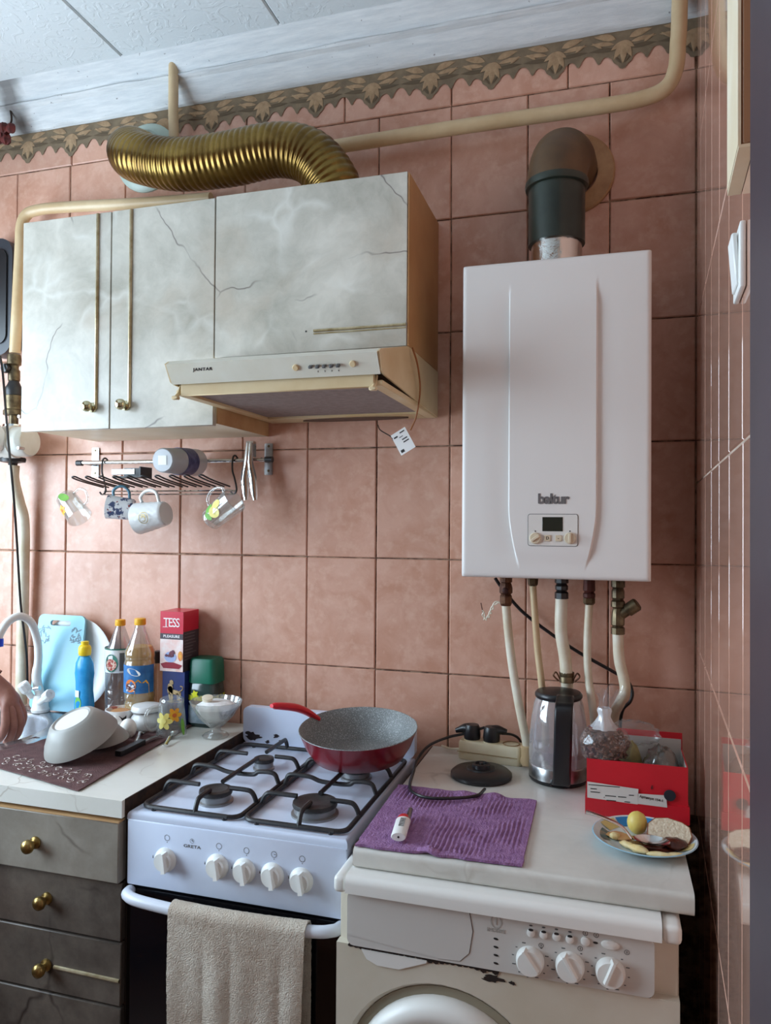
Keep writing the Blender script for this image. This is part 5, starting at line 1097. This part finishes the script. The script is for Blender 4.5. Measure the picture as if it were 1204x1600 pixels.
for px, py in ((829, 1457), (849, 1460), (869, 1463), (890, 1467)):
    k_ = G(wo(px, py)).lathe([(.0066, 0), (.0066, .003), (.005, .0042), (0, .0042)], 20).o('push_button', m_wt, cpn)
    G(wo(px, py-4, .0042)).prism(ell(0, 0, .0042, .0022, 12), 0, .0004).o('button_mark', m_dark, k_)
    G(wo(px, py-11)).prism(ell(0, 0, .003, .0014, 10), 0, .0004).o('print_icon', m_grey, cpn)
G(wo(914, 1470)).lathe([(.0072, 0), (.0072, .003), (.0055, .0042), (0, .0042)], 20).o('push_button', m_wt, cpn)
G(wo(953, 1476)).lathe([(.0145, 0), (.0145, .002), (.012, .0035), (0, .0042)], 28, 0, 0, 0, 1, .5).o('start_button', m_wt, cpn)
G(wo(930, 1473)).prism(ell(0, 0, .004, .0018, 12), 0, .0006).o('indicator', m_dark, cpn)
for px, py in ((914, 1458), (931, 1461), (979, 1488), (845, 1477), (906, 1482)):
    g = G(wo(px, py)); n = 14; A = [(.0042*math.cos(2*PI*i/n), .0042*math.sin(2*PI*i/n)) for i in range(n)]
    a_ = [g.v((x, y, .0004)) for x, y in A]; b_ = [g.v((x*.78, y*.78, .0004)) for x, y in A]
    for i in range(n): g.f((a_[i], a_[(i+1) % n], b_[(i+1) % n], b_[i]))
    g.box(-.0006, .0006, -.002, .002, 0, .0005); g.o('print_icon', m_grey, cpn)
for i in range(4): G(wo(774.5, 1467+i*12.7)).prism(ell(0, 0, .0042, .0018, 12, -.15), 0, .0006).o('indicator', m_dark, cpn)
m_emb = M('embossed_logo', S(176, 172, 166), .35)
g = G(wo(775, 1440)); n = 28
A = [(.0095*math.cos(.5+5.6*i/n+PI/2), .0115*math.sin(.5+5.6*i/n+PI/2)) for i in range(n+1)]; a_ = [g.v((x, y, .0008)) for x, y in A]; b_ = [g.v((x*.82, y*.82, .0008)) for x, y in A]
for i in range(n): g.f((a_[i], a_[i+1], b_[i+1], b_[i]))
g.box(-.001, .001, -.005, .012, 0, .0009); g.o('logo_mark', m_emb, cpn)
G(wo(775, 1454)).text('INDESIT', .0085, Matrix.Identity(4), .0008, .0002, 1.05).o('lettering', m_emb, cpn)
# ------------------------------------------------------------------ things on the right worktop
m_c = [AZ(549, 1331, ZR), AZ(815, 1357, ZR), AZ(838, 1255, ZR), AZ(622, 1230, ZR)]
m_c[0].y = max(m_c[0].y, wy+.004); m_c[1].y = max(m_c[1].y, wy+.004)
def pmat(u, v):
    q = m_c[0].lerp(m_c[1], u).lerp(m_c[3].lerp(m_c[2], u), v); e = min(1, min(u, v, 1-u, 1-v)*14)
    wv = .006*mnoise.noise((u*9, v*7, 3)) if v > .9 or v < .08 else 0
    rib = .0016*math.sin(u*2*PI*34+1.5*mnoise.noise((u*4, v*6, 1)))*min(1, max(.12, .5+2.2*mnoise.noise((u*5.1, v*4.3, 8))))
    lump = .010*max(0, 1-math.hypot(u-.45, (v-.03)*2.)*12)+.007*max(0, 1-math.hypot(u-.7, v-.985)*12)+.005*max(0, 1-math.hypot(u-.5, v-.97)*12)
    return (q.x+wv, q.y+wv, ZR+.0065+(rib+.0016*mnoise.noise((u*60, v*50, 0)))*e+lump)
thing1(G().sheet(pmat, 150, 60, .0045), 'bath_mat', M('purple_chenille', S(164, 122, 166), .95, col2=S(138, 96, 142), vs=60, bump=1., bs=300), 'purple ribbed cloth mat on the right worktop', 'mat', sharp=80)
# lighter
a, b = AZ(622, 1317, ZR+.008), AZ(634, 1277, ZR+.008); d = (b-a).normalized(); nn_ = Vector((-d.y, d.x, 0))
lt = T('lighter', 'white gas lighter with red collar lying on the purple mat', 'lighter', (a.x, a.y, ZR+.009))
Ml = Matrix((d, nn_, Vector((0, 0, 1)))).transposed().to_4x4(); Ml.translation = a+Vector((0, 0, .0105))
def bar(g, s): return g.loft([[(x, w*math.cos(2*PI*i/20), h*math.sin(2*PI*i/20)) for i in range(20)] for x, w, h in s])
bar(G(Ml), [(0, .0125, .0075), (.002, .014, .0085), (.075, .0145, .0085), (.078, .014, .008)]).o('body', m_white, lt)
bar(G(Ml), [(.078, .0142, .0085), (.09, .012, .0085), (.094, .009, .007)]).o('collar', M('lighter_red', S(206, 30, 40), .35), lt)
bar(G(Ml), [(.075, .0055, .006), (.135, .005, .0055), (.137, .004, .004)]).o('nozzle', m_steel, lt) if False else bar(G(Ml @ Matrix.Translation((0, -.008, .001))), [(.08, .0055, .0055), (.13, .005, .005), (.132, .004, .004)]).o('nozzle', m_steel, lt)
bar(G(Ml @ Matrix.Translation((0, 0, .0088))), []) if False else None
g = G(Ml); g.box(.03, .068, -.006, .004, .0083, .0089).o('grey_label', M('label_ltgrey', S(170, 172, 170), .5, col2=S(90, 92, 92), vs=200), lt)
G(Ml).tube([(-.0005, 0, 0), (.002, 0, 0)], .002, 8).o('fill_valve', m_dark, lt)
# kettle base with cord
KB = Vector((-.487, -.205, ZR))
kb = T('kettle_base', 'round black kettle power base on the worktop', 'kettle base', KB)
G().lathe([(0, .001), (.069, .001), (.0715, .004), (.071, .010), (.064, .016), (.034, .020), (.032, .0225), (.022, .023), (.021, .030), (.018, .032), (.014, .032), (.013, .028), (.006, .028), (.005, .033), (0, .034)], 48, *KB).o('disc', m_black, kb)
crd = [AY(757, 1139, -.07)+Vector((0, 0, .004)), AY(727, 1146, -.075), AY(700, 1152, -.09), AY(670, 1165, -.12), AY(652, 1186, -.16), AY(646, 1205, -.22), AZ(640, 1228, ZR+.012), AZ(648, 1240, ZR+.014), AZ(672, 1247, ZR+.015), AZ(715, 1247, ZR+.014), AZ(745, 1243, ZR+.010), AZ(757, 1233, ZR+.008)]
G().tube(sp(crd, 8), .0034, 8).o('cord', m_black, kb)
# power strip with two plugs
m_strip = M('ivory_plastic', S(228, 220, 192), .4, col2=S(212, 198, 160), vs=10)
s0, s1 = Vector((-.563, -.066, ZR)), Vector((-.402, -.085, ZR)); d = (s1-s0).normalized(); nn_ = Vector((-d.y, d.x, 0))
Ms = Matrix((d, nn_, Vector((0, 0, 1)))).transposed().to_4x4(); Ms.translation = s0.lerp(s1, .5); hl_ = (s1-s0).length/2
ps = T('power_strip', 'ivory three-socket power strip by the wall', 'power strip', s0.lerp(s1, .5))
G(Ms).loft([[(x*k, y*k2, z) for x, y in rrect(-hl_, hl_, -.026, .026, .012, 4)] for z, k, k2 in ((.0005, .98, .95), (.003, 1, 1), (.041, .99, .97), (.046, .96, .88))]).o('housing', m_strip, ps)
G(Ms).tube([(-hl_, -.0265, .02), (hl_-.01, -.0265, .02)], .0012, 6).o('seam', M('seam_tan', S(170, 150, 110), .6), ps)
for i in range(3): G(Ms).lathe([(.021, .0455), (.021, .048), (.019, .048), (.0185, .0435), (0, .0435)], 24, (i-1)*.05, 0).o('socket', m_strip if i < 2 else M('socket_brown', S(150, 120, 84), .6), ps)
G().tube(sp([Ms @ Vector((-hl_, 0, .018)), Ms @ Vector((-hl_-.03, .01, .012)), Ms @ Vector((-hl_-.06, .03, .01))]), .003, 8).o('supply_cord', m_pipew, ps)
def plug(i, label, turn, cord=None):
    c = Ms @ Vector(((i-1)*.05, 0, .0485)); t = T('power_plug', label, 'plug', c, 'plugs in the power strip')
    G(Matrix.Translation(c)).lathe([(0, 0), (.0205, 0), (.0215, .008), (.0195, .028), (.016, .035), (0, .037)], 24).o('body', m_black, t)
    dd_ = Vector(turn); G().tube(sp([c+Vector((0, 0, .02)), c+dd_*.018+Vector((0, 0, .025)), c+dd_*.042+Vector((0, 0, .02))], 4), [.017, .0165, .0155, .0145, .013, .011, .009, .0075, .006], 12).o('neck', m_black, t)
    if cord: G().tube(sp(cord, 6), .0032, 8).o('cord', m_black, t)
plug(0, 'black angled kettle plug at left end of the power strip', (-1, 0, -.1)); c = Ms @ Vector((0, 0, .0485))
plug(1, 'tall black plug in the middle of the power strip', (.9, .1, .1), [c+Vector((.025, 0, .02)), c+Vector((.05, .012, .016)), c+Vector((.066, .03, .0)), c+Vector((.07, .05, -.03))])
# kettle
KX, KY = AY(872, 1150, -.165).x, -.165
kt_ = T('electric_kettle', 'glass electric kettle with black handle and lid, steel base band', 'kettle', (KX, KY, ZR))
G().lathe([(0, .0), (.064, 0), (.067, .004), (.0675, .008), (0, .008)], 48, KX, KY, ZR+.001).o('foot_ring', m_black, kt_)
G().lathe([(.0672, .009), (.0675, .036), (.066, .038), (.064, .038), (.064, .0095)], 48, KX, KY, ZR+.001).o('steel_band', m_steel, kt_)
m_kg = glass('kettle_glass', (.95, .94, .94, 1), .08, .06, .19, S(222, 216, 216))
G().lathe([(.066, .039), (.0675, .06), (.066, .10), (.062, .14), (.056, .175), (.050, .192), (.0485, .192), (.0545, .174), (.0605, .139), (.0645, .1), (.066, .06), (.0645, .039)], 48, KX, KY, ZR).o('glass_body', m_kg, kt_)
G().lathe([(0, .040), (.0635, .040), (.0645, .075), (0, .075)], 40, KX, KY, ZR).o('water', glass('kettle_water', (.90, .90, .90, 1), .05, .05, .1, S(180, 176, 176)), kt_)
G().lathe([(0, .187), (.05, .187), (.054, .192), (.054, .198), (.05, .203), (.03, .207), (0, .208)], 40, KX, KY, ZR).o('lid', m_black, kt_)
g = G(); n = 22
hpts = sp([(KX+.018, KY-.045, ZR+.199), (KX+.018, KY-.085, ZR+.197), (KX+.017, KY-.102, ZR+.175), (KX+.016, KY-.103, ZR+.11), (KX+.014, KY-.098, ZR+.05), (KX+.012, KY-.085, ZR+.018), (KX+.006, KY-.066, ZR+.012)], 6)
g.loft([[p+Vector((x, 0, 0))+Vector((0, -y*math.sin(0)-y, 0)) if 3 < i < 34 else p+Vector((x, 0, y)) for x, y in rrect(-.0195, .0195, -.008, .008, .005, 3)] for i, p in enumerate(hpts)]); g.o('handle', m_black, kt_)
# red shoe box with bags
m_rb = M('red_card', S(200, 22, 40), .45, col2=S(186, 18, 34), vs=6); m_rbi = M('box_inside', S(178, 172, 164), .7)
rb = T('shoe_box', 'open red cardboard shoe box with barcode sticker beside the kettle', 'box', (-.15, -.29, ZR))
rx0, rx1, ry0, ry1, rz1 = -.245, -.052, -.36, -.235, ZR+.113
g = G(); th = .0022
g.box(rx0, rx1, ry0, ry1, ZR+.001, ZR+.004).box(rx0, rx1, ry0, ry0+th, ZR+.004, rz1).box(rx0, rx0+th, ry0+th, ry1-th, ZR+.004, rz1-.004).box(rx1-th, rx1, ry0+th, ry1-th, ZR+.004, rz1).box(rx0, rx1, ry1-th, ry1, ZR+.004, rz1+.035)
bx1_ = g.o('carton', m_rb, rb)
G().box(rx0+th, rx1-th, ry1-th-.0006, ry1-th, ZR+.006, rz1+.022).box(rx1-th-.0006, rx1-th, ry0+th, ry1-th-.001, ZR+.006, rz1-.001).o('grey_lining', m_rbi, rb)
G().box(rx0-.003, rx1+.003, ry0-.003, ry0-.0003, ZR+.001, ZR+.036).box(rx0-.003, rx0-.0003, ry0, ry1, ZR+.001, ZR+.034).box(rx1+.0003, rx1+.003, ry0, ry1, ZR+.001, ZR+.036).o('lid_rim', m_rb, rb)
yb_ = ry0-.0033
def rbm(px, py): return FR(AY(px, py, yb_))
m_stk = M('sticker_paper', S(206, 200, 194), .6)
def quad(g, pts, Y, th=.0005):
    q = [AY(x, y, Y) for x, y in pts]; A = [g.v((p.x, Y, p.z)) for p in q]; B = [g.v((p.x, Y+th, p.z)) for p in q]
    g.f(A); g.f(list(reversed(B)))
    for i in range(4): g.f((A[i], A[(i+1) % 4], B[(i+1) % 4], B[i]))
g = G(); quad(g, [(917, 1221), (997, 1233), (996, 1257), (917, 1246)], yb_-.0002); quad(g, [(996, 1240), (1040, 1243), (1042, 1262), (996, 1256)], yb_-.0002); st1 = g.o('sticker', m_stk, rb)
g = G()
for (x0_, x1_b, y_) in ((919, 968, 1225), (922, 932, 1231), (945, 962, 1240), (965, 978, 1240), (947, 962, 1247), (975, 984, 1247), (982, 990, 1236), (943, 944, 1243), (922, 937, 1236)):
    sl = .145; quad(g, [(x0_, y_+(x0_-917)*sl*.6), (x1_b, y_+(x1_b-917)*sl*.6), (x1_b, y_+1.3+(x1_b-917)*sl*.6), (x0_, y_+1.3+(x0_-917)*sl*.6)], yb_-.0006, .0002)
g.o('sticker_print', m_dark, st1)
G(FR(AY(1017, 1248, yb_-.0004)) @ Matrix.Rotation(-.1, 4, 'Z')).text('Артикул 154-1', .0068, Matrix.Identity(4), .0003, .0001).o('lettering', m_dark, st1)
G(rbm(1046, 1243)).lathe([(0, 0), (.0112, 0), (.011, .0008), (0, .001)], 28).o('black_dot', M('navy_dot', S(30, 34, 44), .5), rb)
blot(1018, 1230, yb_+.0027, .0016, .005, 12, M('red_scuff', S(90, 12, 24), .6), rb, 'scuff')
# bag of grain tied at the neck
m_film = glass('plastic_film', (.97, .97, .97, 1), .04, .16, .05, S(226, 226, 226), .3); m_filmw = glass('white_film', (.95, .95, .95, 1), .2, .2, .55, S(232, 232, 234))
bgc = AY(945, 1163, -.325)
bag = T('grain_bag', 'clear plastic bag of brown beans tied at the neck in red box', 'bag', (bgc.x, -.325, bgc.z-.05))
bl = lambda d: 1+.10*mnoise.noise((d.x*3+2, d.y*3, d.z*3))+.03*mnoise.noise((d.x*11, d.y*11, d.z*11))
G().ball(bgc, .052, .040, .046, 32, 22, bl).o('bag_film', m_film, bag, 80)
gb = G()
for i in range(420):
    d = Vector((rnd.gauss(0, 1), rnd.gauss(0, 1), rnd.gauss(0, 1))).normalized(); rr_ = rnd.uniform(.72, .92)
    if d.z > .75: continue
    k = bl(d)*rr_; c = bgc+Vector((d.x*.052*k, d.y*.040*k, d.z*.046*k))
    gb.M = Matrix.Translation(c) @ Euler((rnd.uniform(0, 6), rnd.uniform(0, 6), rnd.uniform(0, 6))).to_matrix().to_4x4(); gb.ball((0, 0, 0), .0032, .0032, .0062, 6, 4)
gb.M = Matrix.Identity(4); gb.ball(bgc, .040, .030, .034, 16, 10)
go = gb.o('beans', M('bean_brown', S(120, 78, 58), .4, col2=S(86, 50, 36), vs=90), bag); go['kind'] = 'stuff'
n0 = bgc+Vector((-.002, 0, .036))
G().lathe([(.026, -.002), (.017, .010), (.011, .022), (.0135, .034), (.012, .04)], 22, n0.x, n0.y, n0.z, wob=lambda u, z: 1+.16*math.sin(u*2*PI*7+z*60)).o('twisted_neck', m_filmw, bag, 80)
G().grid(lambda u, v: n0+Vector((.010*math.cos(2*PI*u)+v*.034*math.cos(2*PI*u)*(.5+.5*mnoise.noise((u*7, 1, v)))+v*.014, .008*math.sin(2*PI*u)+v*.02*math.sin(2*PI*u)+.005*math.sin(u*40)*v, .036+v*.042+.008*math.sin(u*2*PI*5)*v)), 40, 8).o('film_tuft', m_film, bag, 80)
bg2 = AY(1045, 1190, -.30); bg2 = Vector((-.098, -.297, ZR+.072))
b2 = T('plastic_bag', 'crumpled clear bag of grey dried fish at right in red box', 'bag', (bg2.x, bg2.y, ZR+.01))
wr_ = lambda d: 1+.16*mnoise.noise((d.x*4+7, d.y*4, d.z*4))+.06*mnoise.noise((d.x*13, d.y*13, d.z*13))
G().ball(bg2, .038, .046, .062, 30, 22, wr_).o('bag_film', glass('grey_film', (.8, .8, .78, 1), .12, .15, .3, S(120, 118, 110)), b2, 80)
G().ball(bg2-Vector((0, 0, .008)), .028, .034, .042, 20, 14, wr_).o('contents', M('grey_contents', S(110, 106, 98), .7, col2=S(74, 70, 64), vs=40), b2)
bg3 = Vector((-.158, -.262, ZR+.07))
b3 = T('snack_packet', 'pale yellow packet standing behind the bean bag in red box', 'packet', (bg3.x, bg3.y, ZR+.005))
G().ball(bg3, .026, .014, .060, 20, 16, lambda d: 1+.1*mnoise.noise((d.x*5, d.y*5, d.z*5))).o('wrapper', M('packet_yellow', S(176, 164, 110), .4, col2=S(120, 116, 84), vs=30), b3)
b4c = Vector((-.15, -.262, ZR+.148))
thing1(G().ball(b4c, .052, .014, .026, 26, 16, lambda d: 1+.3*mnoise.noise((d.x*4, d.y*4, d.z*4+4))+.12*mnoise.noise((d.x*12, d.y*12, d.z*12+4))), 'plastic_bag', m_film, 'empty clear plastic bag puffed up behind the bean bag', 'bag', sharp=80)
# plate with leftovers
PC = Vector((-.139, -.480, ZR)); PR = .093
pl = T('food_plate', 'blue rimmed patterned plate with leftovers on the right worktop', 'plate', PC)
m_plb = M('plate_blue', S(150, 190, 208), .25); m_plw = M('plate_white', S(222, 226, 224), .25, col2=S(196, 212, 214), vs=20)
G().lathe([(0, .001), (.055, .001), (.062, .004), (PR-.002, .017), (PR, .0185), (PR-.002, .0195)], 56, *PC).o('underside', m_plb, pl)
G().lathe([(PR-.002, .0195), (PR-.006, .018), (.074, .0098)], 56, *PC).o('rim', m_plw, pl)
G().lathe([(.074, .0098), (.062, .0062), (.054, .0048), (0, .0048)], 56, *PC).o('well', m_plw, pl)
def arc(r0, r1, a0, a1, z0, z1, mat, name, n=16):
    g = G(); A = [g.v((PC.x+r0*math.cos(a0+(a1-a0)*i/n), PC.y+r0*math.sin(a0+(a1-a0)*i/n), PC.z+z0+.0006)) for i in range(n+1)]; B = [g.v((PC.x+r1*math.cos(a0+(a1-a0)*i/n), PC.y+r1*math.sin(a0+(a1-a0)*i/n), PC.z+z1+.0006)) for i in range(n+1)]
    for i in range(n): g.f((A[i], A[i+1], B[i+1], B[i]))
    g.o(name, mat, pl)
arc(.066, .0865, .4, 2.2, .0075, .0178, M('glaze_blue', S(40, 130, 186), .25), 'blue_glaze'); arc(.066, .0865, 2.25, 2.7, .0075, .0178, M('glaze_cream', S(214, 196, 130), .3), 'cream_glaze'); arc(.066, .0865, -.5, -.1, .0075, .0178, bpy.data.materials['glaze_cream'], 'cream_glaze')
arc(.062, .085, 2.8, 3.4, .0065, .0145, M('glaze_tan', S(168, 150, 120), .4, col2=S(60, 110, 110), vs=60), 'tan_glaze')
def patch(x, y, rx, ry, a, h, mat, name, lab, cat='food', sd=0):
    z0 = PC.z+.0055
    thing1(G(TR(PC.x+x, PC.y+y, z0, a)).ball((0, 0, h*.5), rx, ry, h*.5, 16, 8, lambda d: 1+.25*mnoise.noise((d.x*2.2+sd, d.y*2.2, d.z))), name, mat, lab, cat)
m_sau = M('sauce_brown', S(92, 42, 26), .25, col2=S(60, 24, 16), vs=50)
patch(.01, -.012, .052, .036, .1, .005, m_sau, 'sauce', 'dark brown sauce smeared across the plate')
patch(.052, -.014, .022, .02, .2, .018, m_sau, 'meat_piece', 'dark brown meat piece beside the bread slice', 'meat', 3)
patch(-.042, .004, .026, .017, -.2, .008, M('omelette', S(206, 160, 100), .5, col2=S(190, 140, 90), vs=40), 'potato_mash', 'tan mashed leftovers at left of the plate', 'food', 5)
m_eggw = M('cooked_egg', S(240, 230, 186), .5, col2=S(228, 200, 130), vs=40)
for k, (x, y, rx, ry, a, h) in enumerate(((-.052, -.004, .0095, .009, 0, .012), (-.03, -.034, .017, .008, -.6, .010), (-.012, -.048, .019, .009, -.4, .012), (.024, -.056, .024, .007, .05, .008), (.05, -.048, .017, .007, .3, .007))):
    labs = ('small pale ball of egg white at left of plate', 'upper strip of pale egg scraps below the tan mash', 'lumpy pale egg scrap left of the spoon bowl', 'long pale egg strip along the near plate rim', 'small pale scrap near the right plate rim')
    patch(x, y, rx, ry, a, h, m_eggw, 'egg_scrap', labs[k], 'food', k*3)
thing1(G(Matrix.Translation(PC)).ball((-.011, .036, .026), .0185, .018, .021, 22, 14, lambda d: 1+.03*mnoise.noise((d.x*3, d.y*3, d.z*3))), 'boiled_potato', M('potato_yellow', S(224, 204, 112), .45, col2=S(206, 180, 84), vs=20), 'small yellow boiled potato on the plate', 'potato')
# bread slice leaning on the plate rim
Mb = TR(PC.x+.045, PC.y+.018, PC.z+.024, -.12, .62, .08)
br = T('bread_slice', 'slice of white bread with brown crust on the plate', 'bread', (PC.x+.045, PC.y+.018, PC.z+.01))
pb = [(-.036, -.020), (.034, -.020), (.038, -.005), (.033, .012), (.02, .019), (-.005, .022), (-.026, .016), (-.037, .002)]
G(Mb).prism(pb, -.006, .006).o('crumb', M('bread_crumb', S(226, 214, 190), .9, col2=S(206, 190, 162), vs=120, bump=.8, bs=220), br)
pb2 = [(x*1.05, y*1.07) for x, y in pb]; g = G(Mb); n = len(pb)
for z0_, z1_ in ((-.0058, .0058),):
    A = [[g.v((x, y, z)) for x, y in pp] for pp, z in ((pb2, z0_), (pb2, z1_), (pb, z1_), (pb, z0_))]
    for q in range(4):
        for i in range(n): g.f((A[q][i], A[q][(i+1) % n], A[(q+1) % 4][(i+1) % n], A[(q+1) % 4][i]))
g.o('crust', M('bread_crust', S(150, 84, 44), .7, col2=S(116, 60, 30), vs=40), br)
# spoon resting on the plate
sa, sb = AZ(1018, 1316, PC.z+.020), AZ(915, 1268, PC.z+.058)
ts = T('table_spoon', 'large steel spoon resting across the leftovers plate', 'spoon', (sa.x, sa.y, sa.z))
d = (sb-sa); dh = Vector((d.x, d.y, 0)).normalized(); nh = Vector((-dh.y, dh.x, 0)); up = Vector((0, 0, 1))
hp = sp([sb, sa.lerp(sb, .75)+up*.004, sa.lerp(sb, .45)+up*.003, sa+dh*.034+up*.001, sa+dh*.026], 6)
G().tube(hp, [.0078-.0042*i/len(hp) for i in range(len(hp))], 10, flat=.35).o('handle', m_chrome, ts)
m = Matrix((dh, nh, up)).transposed().to_4x4(); m.translation = sa-up*.006
bw2 = lambda u, v: m @ Vector((.031*v*math.cos(2*PI*u), .020*v*math.sin(2*PI*u), .011*v*v))
G().grid(bw2, 30, 8).grid(lambda u, v: bw2(u, v)-up*.0015, 30, 8).o('bowl', m_chrome, ts)
# ------------------------------------------------------------------ right wall fittings
def RWp(t, z, out): return RD*t+RN*out+Vector((0, 0, z))
wbx = T('wall_box', 'cream and brown box mounted high on the right wall', 'wall box', RWp(1.05, 1.84, 0), None)
g = G(MR); g.box(.99, 1.105, -.013, -.0015, 1.845, 2.45, .002, 1); g.o('casing', M('box_brown', S(150, 110, 78), .5), wbx)
g = G(MR); g.box(.985, 1.105, -.0165, -.0135, 1.845, 2.45); g.o('cream_face', m_cream, wbx); g = G(MR); g.box(.985, 1.106, -.016, -.0015, 1.841, 1.8445); g.o('bottom_strip', m_cream, wbx)
sw_ = T('light_switch', 'white light switch on the right wall below the wall box', 'switch', RWp(1.03, 1.75, 0))
g = G(MR); g.box(.965, 1.04, -.008, -.0015, 1.715, 1.79, .002, 2); g.o('plate', m_white, sw_)
g = G(MR @ Matrix.Translation((1.0025, -.008, 1.7525)) @ Matrix.Rotation(.08, 4, 'X')); g.box(-.022, .022, -.005, .001, -.03, .03, .0015, 1); g.o('rocker', m_white, sw_)
